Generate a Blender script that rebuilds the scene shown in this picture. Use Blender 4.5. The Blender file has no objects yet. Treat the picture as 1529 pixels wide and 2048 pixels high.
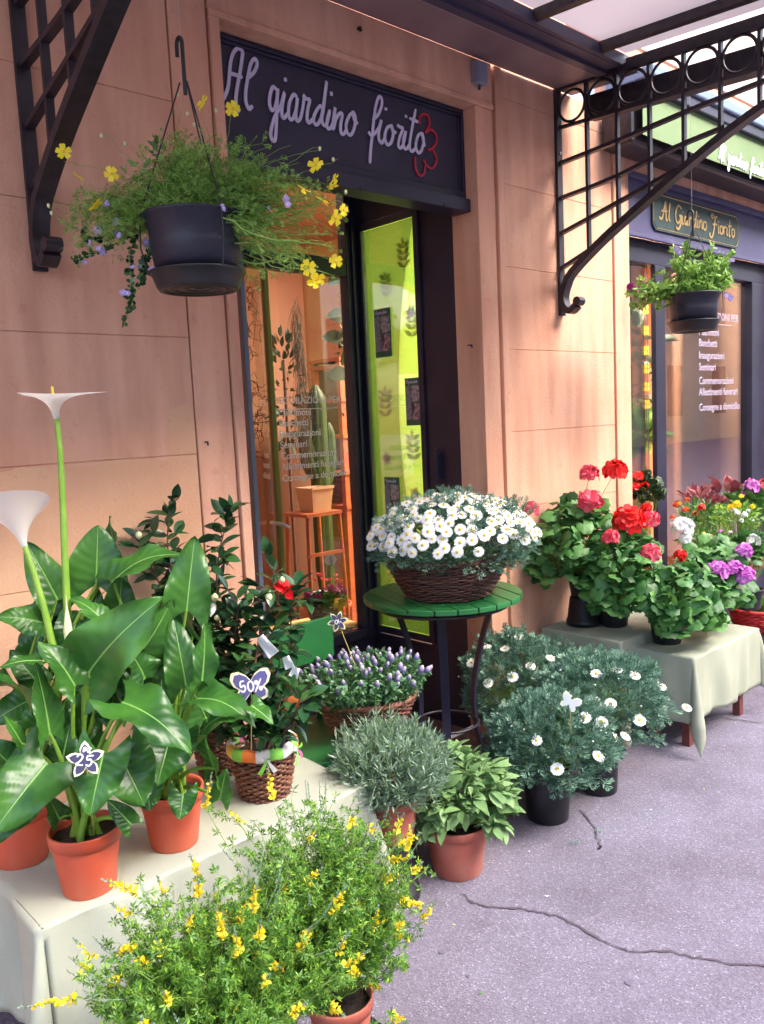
import bpy, math, random
import numpy as np
from mathutils import Vector, Matrix
random.seed(7); RNG = np.random.default_rng(7)
PI = math.pi
sc = bpy.context.scene
# ------------------------------------------------------------------ camera
CF = np.array([math.sin(.74098145)*math.cos(-.10947072), math.cos(.74098145)*math.cos(-.10947072), math.sin(-.10947072)])
_r = np.cross(CF, [0, 0, 1]); _r /= np.linalg.norm(_r); _u = np.cross(_r, CF)
_c, _s = math.cos(-.04741727), math.sin(-.04741727)
CR, CU = _c*_r+_s*_u, -_s*_r+_c*_u
FPX, CC = 1660.08, np.array([0, 0, 1.6])
cam = bpy.data.objects.new('camera', bpy.data.cameras.new('camera'))
sc.collection.objects.link(cam)
cam.matrix_world = Matrix(((CR[0], CU[0], -CF[0], 0), (CR[1], CU[1], -CF[1], 0), (CR[2], CU[2], -CF[2], 1.6), (0, 0, 0, 1)))
cam.data.sensor_fit = 'HORIZONTAL'; cam.data.sensor_width = 36; cam.data.lens = FPX/1529*36
cam.data.clip_start = .05; cam.data.clip_end = 500
sc.camera = cam
# ------------------------------------------------------------------ world, sun, exposure
W = bpy.data.worlds.new('World'); sc.world = W; W.use_nodes = True
nt = W.node_tree; bg = nt.nodes['Background']
sky = nt.nodes.new('ShaderNodeTexSky'); sky.sky_type = 'NISHITA'; sky.sun_disc = False
SUN_EL, SUN_AZ = math.radians(41), math.radians(157)      # azimuth clockwise from +y: light comes from the street, ahead and to the right
sky.sun_elevation = SUN_EL; sky.sun_rotation = SUN_AZ
sky.air_density = 1.0; sky.dust_density = 4.0; sky.ozone_density = 1.0
nt.links.new(sky.outputs[0], bg.inputs[0]); bg.inputs[1].default_value = .15
sl = bpy.data.lights.new('sun', 'SUN'); sl.energy = 1.05; sl.angle = math.radians(38); sl.color = (1, .96, .92)
so = bpy.data.objects.new('sun', sl); sc.collection.objects.link(so)
sd = Vector((math.sin(SUN_AZ)*math.cos(SUN_EL), math.cos(SUN_AZ)*math.cos(SUN_EL), math.sin(SUN_EL)))
so.rotation_euler = sd.to_track_quat('Z', 'Y').to_euler()
sc.view_settings.view_transform = 'Standard'; sc.view_settings.look = 'None'
sc.view_settings.gamma = 1; sc.view_settings.exposure = 2.62
# ------------------------------------------------------------------ measuring helpers (metres from photo measurements)
def ray(px, py): return CF+CR*(px-764.5)/FPX-CU*(py-1024)/FPX
def D(px, py, d): return CC+ray(px, py)*d
def PY(px, py, y): v = ray(px, py); return CC+v*y/v[1]
def PZ(px, py, z): v = ray(px, py); return CC+v*(z-1.6)/v[2]
def PX(px, py, x): v = ray(px, py); return CC+v*x/v[0]
# ------------------------------------------------------------------ materials
def mat(name, col, rough=.6, col2=None, ns=8., det=4, bump=0, bs=60., metal=0, spec=.5, island=None, trans=0, coords='Object', coat=0, stretch=None):
    m = bpy.data.materials.new(name); m.use_nodes = True; N = m.node_tree.nodes; L = m.node_tree.links
    b = N['Principled BSDF']; b.inputs['Roughness'].default_value = rough; b.inputs['Metallic'].default_value = metal
    b.inputs['Specular IOR Level'].default_value = spec; b.inputs['Coat Weight'].default_value = coat
    b.inputs['Base Color'].default_value = (*col, 1)
    tc = N.new('ShaderNodeTexCoord'); src = tc.outputs[coords]
    if stretch:
        mp = N.new('ShaderNodeMapping'); mp.inputs['Scale'].default_value = stretch; L.new(src, mp.inputs[0]); src = mp.outputs[0]
    out = None
    if col2:
        n = N.new('ShaderNodeTexNoise'); n.inputs['Scale'].default_value = ns; n.inputs['Detail'].default_value = det
        L.new(src, n.inputs['Vector'])
        r = N.new('ShaderNodeValToRGB'); r.color_ramp.elements[0].position = .36; r.color_ramp.elements[1].position = .66
        r.color_ramp.elements[0].color = (*col, 1); r.color_ramp.elements[1].color = (*col2, 1)
        L.new(n.outputs[0], r.inputs[0]); out = r.outputs[0]
    if island:
        g = N.new('ShaderNodeNewGeometry'); r = N.new('ShaderNodeValToRGB')
        r.color_ramp.elements[0].color = (*island[0], 1); r.color_ramp.elements[1].color = (*island[-1], 1)
        for k, c in enumerate(island[1:-1]):
            e = r.color_ramp.elements.new((k+1)/(len(island)-1)); e.color = (*c, 1)
        L.new(g.outputs['Random Per Island'], r.inputs[0]); out = r.outputs[0]
    if out: L.new(out, b.inputs['Base Color'])
    if bump:
        n = N.new('ShaderNodeTexNoise'); n.inputs['Scale'].default_value = bs; n.inputs['Detail'].default_value = 3; L.new(src, n.inputs['Vector'])
        bp = N.new('ShaderNodeBump'); bp.inputs['Strength'].default_value = bump; bp.inputs['Distance'].default_value = .004
        L.new(n.outputs[0], bp.inputs['Height']); L.new(bp.outputs[0], b.inputs['Normal'])
    if trans:
        t = N.new('ShaderNodeBsdfTranslucent'); t.inputs[0].default_value = (*col, 1)
        if out: L.new(out, t.inputs[0])
        mx = N.new('ShaderNodeMixShader'); mx.inputs[0].default_value = trans
        L.new(b.outputs[0], mx.inputs[1]); L.new(t.outputs[0], mx.inputs[2]); L.new(mx.outputs[0], N['Material Output'].inputs[0])
    m['out'] = 1
    return m
def leafmat(name, a, b, c, rough=.45, trans=.25, spec=.5): return mat(name, b, rough, island=(a, b, c), trans=trans, spec=spec)
def wall_material():
    m = mat('salmon_plaster', (.62, .265, .165), .85); N = m.node_tree.nodes; L = m.node_tree.links; b = N['Principled BSDF']
    tc = N.new('ShaderNodeTexCoord')
    def noise(s, d, st=None):
        n = N.new('ShaderNodeTexNoise'); n.inputs['Scale'].default_value = s; n.inputs['Detail'].default_value = d
        mp = N.new('ShaderNodeMapping'); mp.inputs['Scale'].default_value = st or (1, 1, 1); L.new(tc.outputs['Object'], mp.inputs[0]); L.new(mp.outputs[0], n.inputs['Vector']); return n.outputs[0]
    def ramp(v, p0, p1, c0, c1):
        r = N.new('ShaderNodeValToRGB'); e = r.color_ramp.elements; e[0].position = p0; e[1].position = p1; e[0].color = (*c0, 1); e[1].color = (*c1, 1); L.new(v, r.inputs[0]); return r.outputs[0]
    def mix(f, a, c, typ='MIX'):
        x = N.new('ShaderNodeMix'); x.data_type = 'RGBA'; x.blend_type = typ
        if isinstance(f, float): x.inputs[0].default_value = f
        else: L.new(f, x.inputs[0])
        for s, v in ((6, a), (7, c)):
            if isinstance(v, tuple): x.inputs[s].default_value = (*v, 1)
            else: L.new(v, x.inputs[s])
        return x.outputs[2]
    base = ramp(noise(2.2, 5), .3, .7, (.68, .35, .225), (.73, .42, .29))
    streak = ramp(noise(5, 7, (1.6, 1.6, .22)), .32, .60, (.76, .70, .68), (1, 1, 1))
    base = mix(1.0, base, streak, 'MULTIPLY')
    # an old repaint patch in ochre below the third joint, left of the door
    sp = N.new('ShaderNodeSeparateXYZ'); L.new(tc.outputs['Object'], sp.inputs[0])
    def math_(op, a, c):
        x = N.new('ShaderNodeMath'); x.operation = op; x.use_clamp = (op == 'MULTIPLY')
        for i, v in ((0, a), (1, c)):
            if isinstance(v, (int, float)): x.inputs[i].default_value = v
            else: L.new(v, x.inputs[i])
        return x.outputs[0]
    n3 = noise(3.5, 3)
    top = math_('ADD', 1.44, math_('MULTIPLY', n3, .13))
    m1 = math_('LESS_THAN', sp.outputs[2], top)
    bump1 = math_('MULTIPLY', math_('GREATER_THAN', math_('ADD', sp.outputs[0], math_('MULTIPLY', n3, .12)), 1.44), math_('LESS_THAN', sp.outputs[2], math_('ADD', 1.55, math_('MULTIPLY', n3, .25))))
    bump1 = math_('MULTIPLY', bump1, math_('LESS_THAN', sp.outputs[0], 1.494))
    f = math_('MULTIPLY', math_('MAXIMUM', m1, bump1), math_('LESS_THAN', sp.outputs[0], 1.494))
    base = mix(math_('MULTIPLY', f, .8), base, ramp(noise(4, 5), .35, .65, (.68, .41, .245), (.64, .35, .21)))
    # grime low on the wall
    low = math_('MULTIPLY', math_('LESS_THAN', sp.outputs[2], math_('MULTIPLY', n3, 1.0)), .35)
    base = mix(low, base, (.36, .19, .15))
    cr = ramp(noise(26, 8), .60, .74, (1, 1, 1), (.90, .86, .86))
    base = mix(1.0, base, cr, 'MULTIPLY')
    L.new(base, b.inputs['Base Color'])
    n = noise(90, 10); bp = N.new('ShaderNodeBump'); bp.inputs['Strength'].default_value = .6; bp.inputs['Distance'].default_value = .004
    L.new(n, bp.inputs['Height']); L.new(bp.outputs[0], b.inputs['Normal'])
    return m
def asphalt_material():
    m = mat('asphalt', (.3, .27, .33), .9); N = m.node_tree.nodes; L = m.node_tree.links; b = N['Principled BSDF']
    tc = N.new('ShaderNodeTexCoord')
    v = N.new('ShaderNodeTexVoronoi'); v.inputs['Scale'].default_value = 210; L.new(tc.outputs['Object'], v.inputs[0])
    r = N.new('ShaderNodeValToRGB'); e = r.color_ramp.elements; e[0].position = 0; e[0].color = (.15, .135, .175, 1); e[1].position = 1; e[1].color = (.36, .34, .40, 1)
    x = e.new(.55); x.color = (.20, .18, .235, 1); x = e.new(.90); x.color = (.225, .205, .262, 1)
    sp = N.new('ShaderNodeSeparateColor'); L.new(v.outputs['Color'], sp.inputs[0]); L.new(sp.outputs[0], r.inputs[0])
    n = N.new('ShaderNodeTexNoise'); n.inputs['Scale'].default_value = 1.7; n.inputs['Detail'].default_value = 7; n.inputs['Roughness'].default_value = .65; L.new(tc.outputs['Object'], n.inputs[0])
    r2 = N.new('ShaderNodeValToRGB'); e = r2.color_ramp.elements; e[0].position = .34; e[0].color = (.70, .66, .66, 1); e[1].position = .60; e[1].color = (1, 1, 1, 1); L.new(n.outputs[0], r2.inputs[0])
    mx = N.new('ShaderNodeMix'); mx.data_type = 'RGBA'; mx.blend_type = 'MULTIPLY'; mx.inputs[0].default_value = 1; L.new(r.outputs[0], mx.inputs[6]); L.new(r2.outputs[0], mx.inputs[7])
    L.new(mx.outputs[2], b.inputs['Base Color'])
    bp = N.new('ShaderNodeBump'); bp.inputs['Strength'].default_value = .6; bp.inputs['Distance'].default_value = .003
    L.new(v.outputs['Distance'], bp.inputs['Height']); L.new(bp.outputs[0], b.inputs['Normal'])
    return m
def glass_material(name, tint=(1, 1, 1), refl=.12, rough=.0):
    m = bpy.data.materials.new(name); m.use_nodes = True; N = m.node_tree.nodes; L = m.node_tree.links; N.remove(N['Principled BSDF'])
    t = N.new('ShaderNodeBsdfTransparent'); t.inputs[0].default_value = (*tint, 1)
    g = N.new('ShaderNodeBsdfGlossy'); g.inputs['Roughness'].default_value = rough; g.inputs[0].default_value = (1, 1, 1, 1)
    f = N.new('ShaderNodeLayerWeight'); f.inputs[0].default_value = .28
    r = N.new('ShaderNodeMapRange'); r.inputs[1].default_value = 0; r.inputs[2].default_value = 1; r.inputs[3].default_value = refl; r.inputs[4].default_value = .9
    L.new(f.outputs['Fresnel'], r.inputs[0])
    x = N.new('ShaderNodeMixShader'); L.new(r.outputs[0], x.inputs[0]); L.new(t.outputs[0], x.inputs[1]); L.new(g.outputs[0], x.inputs[2]); L.new(x.outputs[0], N['Material Output'].inputs[0])
    return m
M = {}
M['wall'] = wall_material(); M['asphalt'] = asphalt_material()
M['iron'] = mat('painted_iron', (.013, .008, .013), .45, (.026, .018, .027), 30, bump=.25, bs=90)
M['navy'] = mat('dark_blue_paint', (.013, .012, .030), .42, (.021, .019, .044), 6, bump=.15, bs=40)
M['purple'] = mat('blue_violet_paint', (.06, .055, .13), .45, (.08, .072, .16), 5)
M['sign'] = mat('sign_slate', (.022, .019, .040), .6, (.032, .028, .055), 4, bump=.1)
M['lilac'] = mat('lettering_lilac', (.58, .53, .70), .6)
M['white'] = mat('white_paint', (.8, .79, .8), .5)
M['red_paint'] = mat('red_paint', (.45, .015, .03), .5)
M['lime'] = mat('lime_sheet', (.19, .44, .045), .5, (.27, .52, .075), 1.3, trans=.6)
M['grey_sil'] = mat('grey_print', (.26, .36, .17), .6, trans=.6)
M['poster'] = mat('poster_green', (.035, .13, .085), .4)
M['poster_grey'] = mat('poster_grey', (.33, .33, .38), .4, (.12, .12, .16), 90)
M['poster_photo'] = mat('poster_photo', (.55, .5, .52), .4, (.10, .06, .09), 45)
M['poster_photo2'] = mat('poster_photo_pink', (.05, .02, .04), .4, (.62, .38, .40), 40)
M['interior'] = mat('interior_orange', (.50, .29, .18), .8, (.58, .36, .24), 1.5)
M['interior_floor'] = mat('interior_floor', (.50, .22, .09), .5)
M['wood'] = mat('red_brown_wood', (.30, .075, .03), .5, (.38, .11, .04), 3, stretch=(1, 1, 12))
M['legwood'] = mat('dark_red_wood', (.14, .035, .03), .5, (.18, .05, .04), 6)
M['terracotta'] = mat('orange_plastic', (.48, .060, .022), .5, (.60, .13, .07), 4, det=8, bump=.05)
M['terra2'] = mat('pink_terracotta', (.40, .09, .055), .6, (.54, .20, .15), 5, det=8, bump=.15, bs=40)
M['blackpot'] = mat('black_plastic', (.005, .005, .009), .45, (.022, .021, .028), 9, det=8, bump=.12, bs=70)
M['hangpot'] = mat('navy_plastic', (.009, .010, .024), .5, (.014, .015, .032), 10, bump=.2, bs=120)
M['soil'] = mat('soil', (.02, .013, .01), .95, (.05, .03, .02), 60, bump=1, bs=120)
M['cloth'] = mat('sage_cloth', (.34, .36, .29), .9, (.38, .40, .32), 3, bump=.25, bs=400)
M['cloth2'] = mat('sage_cloth_pale', (.32, .34, .25), .9, (.36, .38, .29), 3, bump=.25, bs=400)
M['green'] = mat('green_paint', (.012, .115, .03), .4, (.02, .155, .042), 5, bump=.15, bs=50)
M['wicker'] = mat('brown_wicker', (.13, .045, .028), .55, island=((.08, .027, .018), (.16, .06, .035), (.24, .10, .055)))
M['wicker_dark'] = mat('dark_wicker', (.08, .025, .02), .5, island=((.045, .014, .012), (.09, .03, .022), (.14, .055, .035)))
M['wicker_grey'] = mat('grey_wicker', (.2, .18, .19), .6, island=((.12, .11, .12), (.24, .22, .24)))
M['wicker_red'] = mat('red_wicker', (.5, .02, .02), .45, island=((.35, .01, .012), (.6, .03, .03)))
M['stem'] = mat('green_stem', (.16, .28, .05), .5, (.24, .38, .08), 20)
M['calla_stem'] = mat('calla_stem', (.17, .34, .03), .4, (.24, .42, .05), 15, trans=.1)
M['woody'] = mat('woody_stem', (.10, .045, .03), .7)
M['cane'] = mat('bamboo_stick', (.55, .42, .14), .6)
M['petal_white'] = mat('white_petal', (.86, .86, .84), .6, trans=.2)
M['spathe'] = mat('calla_white', (.92, .91, .88), .5, trans=.6)
M['yolk'] = mat('flower_centre', (.75, .50, .03), .7)
M['petal_yellow'] = mat('yellow_petal', (.85, .60, .01), .5, island=((.88, .60, .01), (.90, .74, .02), (.92, .80, .10)), trans=.3)
M['petal_lilac'] = mat('lilac_petal', (.45, .36, .75), .6, trans=.2)
M['petal_red'] = mat('red_petal', (.75, .005, .006), .45, island=((.62, .003, .005), (.80, .012, .008), (.85, .03, .015)), trans=.15)
M['petal_pink'] = mat('coral_petal', (.78, .06, .12), .5, island=((.70, .03, .08), (.80, .09, .14), (.85, .25, .28)), trans=.2)
M['petal_magenta'] = mat('magenta_petal', (.62, .12, .55), .5, island=((.50, .06, .45), (.68, .20, .62), (.78, .40, .75)), trans=.2)
M['petal_cyclamen'] = mat('purple_petal', (.30, .01, .16), .5, island=((.2, .005, .12), (.4, .02, .22)), trans=.2)
M['petal_orange'] = mat('orange_petal', (.7, .12, .01), .5, island=((.6, .03, .01), (.75, .2, .02)), trans=.2)
M['camred'] = mat('camellia_red', (.75, .005, .008), .45)
M['bud'] = mat('pale_bud', (.62, .66, .36), .5)
M['board'] = mat('price_board', (.045, .045, .11), .6)
M['board_edge'] = mat('price_board_edge', (.80, .78, .55), .6)
M['chalk'] = mat('chalk', (.75, .75, .8), .8)
M['tag'] = mat('paper_tag', (.8, .8, .85), .6)
M['silver'] = mat('zinc_bolt', (.55, .55, .6), .35, metal=.8)
M['boxgrey'] = mat('grey_plastic_box', (.22, .22, .30), .5)
M['pane'] = glass_material('window_glass', (.97, .97, .97), .06)
M['pane_street'] = glass_material('street_window_glass', (.95, .95, .97), .10)
M['brown_floor'] = mat('recess_tiles', (.14, .08, .07), .7, (.2, .12, .10), 14)
M['soffit'] = mat('metal_flashing', (.17, .11, .13), .5, (.26, .18, .19), 3)
M['awning'] = mat('pale_green_canvas', (.17, .255, .12), .8, (.20, .29, .14), 3, trans=.1)
M['slate_blue'] = mat('awning_case', (.16, .22, .33), .5)
M['cream'] = mat('cream_skylit_render', (.62, .48, .43), .9, (.66, .54, .50), 1.5)  # cream plaster, with open-sky brightness on the upper wall put into its pale tone
M['oval'] = mat('dark_green_board', (.012, .032, .036), .5, (.022, .05, .048), 18)
M['gold'] = mat('gold_paint', (.42, .28, .10), .45)
M['leaf_calla'] = mat('calla_leaf', (.014, .070, .014), .33, (.055, .18, .024), 7, det=3, bump=.15, bs=25, trans=.22, spec=.45)
M['calla_rib'] = mat('calla_midrib', (.16, .33, .07), .4)
M['leaf_cam'] = leafmat('camellia_leaf', (.012, .045, .018), (.022, .075, .028), (.045, .13, .03), .24, .1, .6)
M['leaf_daisy'] = leafmat('daisy_leaf', (.045, .12, .08), (.11, .235, .155), (.27, .42, .31), .5, .2)
M['leaf_rose'] = leafmat('rosemary_leaf', (.13, .22, .14), (.22, .33, .22), (.36, .47, .35), .6, .2)
M['leaf_sage'] = leafmat('sage_leaf', (.12, .23, .075), (.18, .32, .11), (.25, .40, .16), .65, .2)
M['leaf_broom'] = leafmat('broom_leaf', (.05, .16, .02), (.12, .30, .035), (.30, .50, .05), .5, .35)
M['leaf_ger'] = leafmat('geranium_leaf', (.035, .12, .028), (.06, .19, .045), (.12, .29, .06), .5, .2)
M['leaf_bid'] = leafmat('bidens_leaf', (.08, .21, .03), (.19, .37, .06), (.36, .56, .13), .5, .35)
M['leaf_gent'] = leafmat('gentian_leaf', (.05, .14, .05), (.09, .22, .09), (.14, .30, .15), .5, .2)
M['leaf_lime'] = leafmat('lime_conifer', (.25, .42, .03), (.38, .58, .05), (.50, .68, .08), .6, .3)
M['leaf_red'] = leafmat('red_foliage', (.16, .03, .04), (.30, .07, .09), (.42, .16, .16), .6, .2)
M['leaf_dark'] = leafmat('dark_foliage', (.01, .03, .012), (.025, .06, .02), (.05, .1, .03), .5, .1)
M['moss'] = leafmat('hanging_moss', (.22, .20, .14), (.32, .28, .20), (.42, .36, .25), .8, .1)
M['ribbon_w'] = mat('ribbon_fabric', (.75, .72, .72), .7); M['ribbon_g'] = mat('ribbon_green', (.22, .60, .08), .7)
M['ribbon_o'] = mat('ribbon_orange', (.80, .20, .04), .7); M['ribbon_p'] = mat('ribbon_pink', (.55, .10, .28), .7)
M['ribbon_y'] = mat('ribbon_yellow', (.8, .55, .08), .7)
def bud_material():
    m = mat('gentian_bud', (.2, .2, .5), .5); N = m.node_tree.nodes; L = m.node_tree.links
    tc = N.new('ShaderNodeTexCoord'); sp = N.new('ShaderNodeSeparateXYZ'); L.new(tc.outputs['Generated'], sp.inputs[0])
    r = N.new('ShaderNodeValToRGB'); e = r.color_ramp.elements; e[0].position = 0; e[0].color = (.14, .22, .08, 1); e[1].position = 1; e[1].color = (.50, .52, .44, 1)
    for p, c in ((.25, (.22, .24, .28)), (.5, (.12, .09, .30)), (.78, (.34, .27, .42))):
        x = e.new(p); x.color = (*c, 1)
    L.new(sp.outputs[2], r.inputs[0]); L.new(r.outputs[0], N['Principled BSDF'].inputs['Base Color']); return m
M['gent_bud'] = bud_material()
# ------------------------------------------------------------------ mesh builder
def nrm(v): v = np.asarray(v, float); n = np.linalg.norm(v); return v/n if n > 1e-9 else np.array([0, 0, 1.])
class MB:
    def __init__(s): s.V = []; s.F = {}; s.n = 0
    def add(s, V, F, m=0):
        """V Nx3, F list of faces (tuples) or dict k->array"""
        V = np.asarray(V, float).reshape(-1, 3)
        if not isinstance(F, dict):
            d = {}
            for f in F: d.setdefault(len(f), []).append(f)
            F = {k: np.array(v) for k, v in d.items()}
        for k, a in F.items(): s.F.setdefault(k, []).append((a+s.n, np.full(len(a), m)))
        s.V.append(V); s.n += len(V); return s
    def box(s, lo, hi, m=0):
        x0, y0, z0 = lo; x1, y1, z1 = hi
        return s.add([(x0, y0, z0), (x1, y0, z0), (x1, y1, z0), (x0, y1, z0), (x0, y0, z1), (x1, y0, z1), (x1, y1, z1), (x0, y1, z1)],
                     [(0, 3, 2, 1), (4, 5, 6, 7), (0, 1, 5, 4), (1, 2, 6, 5), (2, 3, 7, 6), (3, 0, 4, 7)], m)
    def grid(s, P, m=0, closed=False):
        P = np.asarray(P, float); a, b = P.shape[:2]; idx = np.arange(a*b).reshape(a, b)
        if closed: idx = np.concatenate([idx, idx[:, :1]], 1)
        q = np.stack([idx[:-1, :-1], idx[:-1, 1:], idx[1:, 1:], idx[1:, :-1]], -1).reshape(-1, 4)
        return s.add(P.reshape(-1, 3), {4: q}, m)
    def tube(s, pts, r, n=6, m=0, cap=True, closed=False):
        P = np.asarray(pts, float); k = len(P); R = np.broadcast_to(np.asarray(r, float), (k,))
        T = np.gradient(P, axis=0) if not closed else np.roll(P, -1, 0)-np.roll(P, 1, 0)
        T /= np.linalg.norm(T, axis=1)[:, None]+1e-12
        a = np.array([0, 0, 1.]) if abs(T[0, 2]) < .9 else np.array([1., 0, 0])
        u = nrm(np.cross(T[0], a)); U = []
        for t in T: u = nrm(u-t*(u@t)); U.append(u)
        U = np.array(U); Wv = np.cross(T, U); th = np.linspace(0, 2*PI, n, endpoint=False)
        ring = P[:, None]+R[:, None, None]*(U[:, None]*np.cos(th)[None, :, None]+Wv[:, None]*np.sin(th)[None, :, None])
        if closed: ring = np.concatenate([ring, ring[:1]], 0)
        s.grid(ring, m, closed=True)
        if cap and not closed:
            kk = k
            s.add(ring[0], [tuple(range(n))[::-1]], m); s.add(ring[-1], [tuple(range(n))], m)
        return s
    def lathe(s, prof, n=32, m=0, c=(0, 0, 0)):
        p = np.asarray(prof, float); th = np.linspace(0, 2*PI, n, endpoint=False)
        P = np.stack([p[:, :1]*np.cos(th), p[:, :1]*np.sin(th), np.repeat(p[:, 1:], n, 1)], -1)+np.array(c)
        return s.grid(P, m, closed=True)
    def inst(s, tpl, pos, dirs, nor, scl, m=0):
        """tpl (V,F); many copies: base at pos, +x along dirs, +z along nor"""
        TV, TF = tpl; TV = np.asarray(TV, float); pos = np.asarray(pos, float).reshape(-1, 3); n = len(pos)
        if n == 0: return s
        d = np.asarray(dirs, float).reshape(-1, 3); d = d/(np.linalg.norm(d, axis=1)[:, None]+1e-9)
        z = np.broadcast_to(np.asarray(nor, float), d.shape); z = z-d*(z*d).sum(1)[:, None]
        ln = np.linalg.norm(z, axis=1); bad = ln < 1e-4; z = z.copy(); z[bad] = np.cross(d[bad], [.3, .9, .2]); z /= np.linalg.norm(z, axis=1)[:, None]
        y = np.cross(z, d); sc_ = np.broadcast_to(np.asarray(scl, float), (n,))
        V = pos[:, None]+sc_[:, None, None]*(TV[None, :, :1]*d[:, None]+TV[None, :, 1:2]*y[:, None]+TV[None, :, 2:]*z[:, None])
        dd = {}
        for f in TF: dd.setdefault(len(f), []).append(f)
        k = len(TV); F = {}
        for q, fs in dd.items():
            fs = np.array(fs); F[q] = (fs[None]+(np.arange(n)*k)[:, None, None]).reshape(-1, q)
        return s.add(V.reshape(-1, 3), F, m)
    def mesh(s, name, mats, smooth=True):
        me = bpy.data.meshes.new(name); V = np.concatenate(s.V).astype(np.float32)
        me.vertices.add(len(V)); me.vertices.foreach_set('co', V.ravel())
        loops, starts, mi, st = [], [], [], 0
        for k, L in s.F.items():
            for a, m in L:
                loops.append(a.ravel()); starts.append(st+np.arange(len(a))*k); st += a.size; mi.append(m)
        loops = np.concatenate(loops); starts = np.concatenate(starts); mi = np.concatenate(mi)
        me.loops.add(len(loops)); me.loops.foreach_set('vertex_index', loops.astype(np.int32))
        me.polygons.add(len(starts)); me.polygons.foreach_set('loop_start', starts.astype(np.int32))
        me.polygons.foreach_set('material_index', mi.astype(np.int32))
        me.polygons.foreach_set('use_smooth', np.full(len(starts), bool(smooth)))
        for m in (mats if isinstance(mats, (list, tuple)) else [mats]): me.materials.append(M[m] if isinstance(m, str) else m)
        me.update(calc_edges=True); me.validate(); return me
    def build(s, name, mats, parent=None, smooth=True, loc=None, bevel=0):
        return link(name, s.mesh(name, mats, smooth), parent, loc, bevel)
def link(name, me, parent=None, loc=None, bevel=0, rot=None):
    o = bpy.data.objects.new(name, me); sc.collection.objects.link(o)
    if parent: o.parent = parent
    if loc is not None: o.location = loc
    if rot is not None: o.rotation_mode = 'QUATERNION'; o.rotation_quaternion = rot
    if bevel:
        b = o.modifiers.new('bevel', 'BEVEL'); b.width = bevel; b.segments = 2; b.limit_method = 'ANGLE'
    return o
def tag(o, label=None, cat=None, group=None, kind=None):
    if label: o['label'] = label
    if cat: o['category'] = cat
    if group: o['group'] = group
    if kind: o['kind'] = kind
    return o
def thing(name, loc, label, cat, group=None):
    o = bpy.data.objects.new(name, None); sc.collection.objects.link(o); o.location = tuple(loc); o.empty_display_size = .1
    return tag(o, label, cat, group)
def copy_tree(o, parent=None):
    c = o.copy(); sc.collection.objects.link(c)
    if parent: c.parent = parent
    for ch in o.children: copy_tree(ch, c)
    return c
def quat(z, roll=0):
    return Vector(z).to_track_quat('Z', 'Y') @ Matrix.Rotation(roll, 3, 'Z').to_quaternion()
def smooth_pts(P, k=6):
    """Catmull-Rom"""
    P = np.asarray(P, float); n = len(P)
    if n < 3: return np.array([P[0]+(P[-1]-P[0])*t for t in np.linspace(0, 1, k+1)])
    Q = np.concatenate([[2*P[0]-P[1]], P, [2*P[-1]-P[-2]]]); out = []
    for i in range(n-1):
        a, b, c, d = Q[i:i+4]
        for t in np.arange(k)/k: out.append(.5*((2*b)+(-a+c)*t+(2*a-5*b+4*c-d)*t*t+(-a+3*b-3*c+d)*t**3))
    out.append(P[-1]); return np.array(out)
# ------------------------------------------------------------------ leaf and flower templates (base at origin, along +x, face +z)
def tpl_leaf(w, n=4, fold=.15, bend=-.2, pw=.9, tipw=0.0):
    V, F = [], []
    for i in range(n+1):
        t = i/n; hw = w*max(0, math.sin(PI*min(1, max(0, t**pw))))**.75*.5
        if i in (0, n): hw = w*.03
        z = bend*t*t; V += [(t, -hw, z+fold*hw), (t, 0, z), (t, hw, z+fold*hw)]
    for i in range(n):
        a = i*3; F += [(a, a+3, a+4, a+1), (a+1, a+4, a+5, a+2)]
    return np.array(V), F
def tpl_sliver(w, bend=-.1):
    return np.array([(0, 0, 0), (.5, -w/2, bend*.25+.02), (.5, w/2, bend*.25+.02), (1, 0, bend)]), [(0, 1, 3, 2)]
def tpl_feather():
    V, F = [], []
    def quad(p, q, w):
        p, q = np.array(p), np.array(q); d = q-p; nn = nrm(np.cross([0, 0, 1], d))*w/2; k = len(V); m = (p+q*2)/3
        V.extend([p, m-nn, q, m+nn]); F.append((k, k+1, k+2, k+3))
    quad((0, 0, 0), (.55, 0, .02), .06); quad((.45, 0, .02), (1, 0, -.06), .10)
    for x, l, a in ((.35, .42, 38), (.6, .4, 33), (.78, .26, 30)):
        for sgn in (-1, 1):
            a_ = math.radians(a); quad((x, 0, .01), (x+l*math.cos(a_), sgn*l*math.sin(a_), .05), .085)
    return np.array(V, float), F
def tpl_trifol():
    V, F = [], []
    for a, l in ((0, 1), (55, .85), (-55, .85)):
        c, s_ = math.cos(math.radians(a)), math.sin(math.radians(a)); k = len(V)
        for x, y, z in ((.05, 0, 0), (.5*l, -.15*l, .06), (l, 0, -.02), (.5*l, .15*l, .06)): V.append((x*c-y*s_, x*s_+y*c, z))
        F.append((k, k+1, k+2, k+3))
    return np.array(V), F
def tpl_round(n=14, seed=0):
    """geranium leaf, a scalloped fan with a notch at the stalk"""
    r = random.Random(seed); V = [(0, 0, 0)]; F = []
    for ring, rr in ((1, .28), (2, .52)):
        for i in range(n+1):
            a = math.radians(-160+320*i/n); sc_ = 1+(.09*math.cos(7*math.radians(-160+320*i/n)*1.0) if ring == 2 else 0)
            z = -.10+(.13 if ring == 1 else .0)*1+(.07*math.sin(5*a+r.random()) if ring == 2 else 0)+.08
            V.append((.18+rr*sc_*math.cos(a), rr*sc_*math.sin(a), z))
    for i in range(n): F += [(0, 1+i, 2+i), (1+i, 1+n+1+i, 2+n+1+i, 2+i)]
    return np.array(V), F
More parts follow.
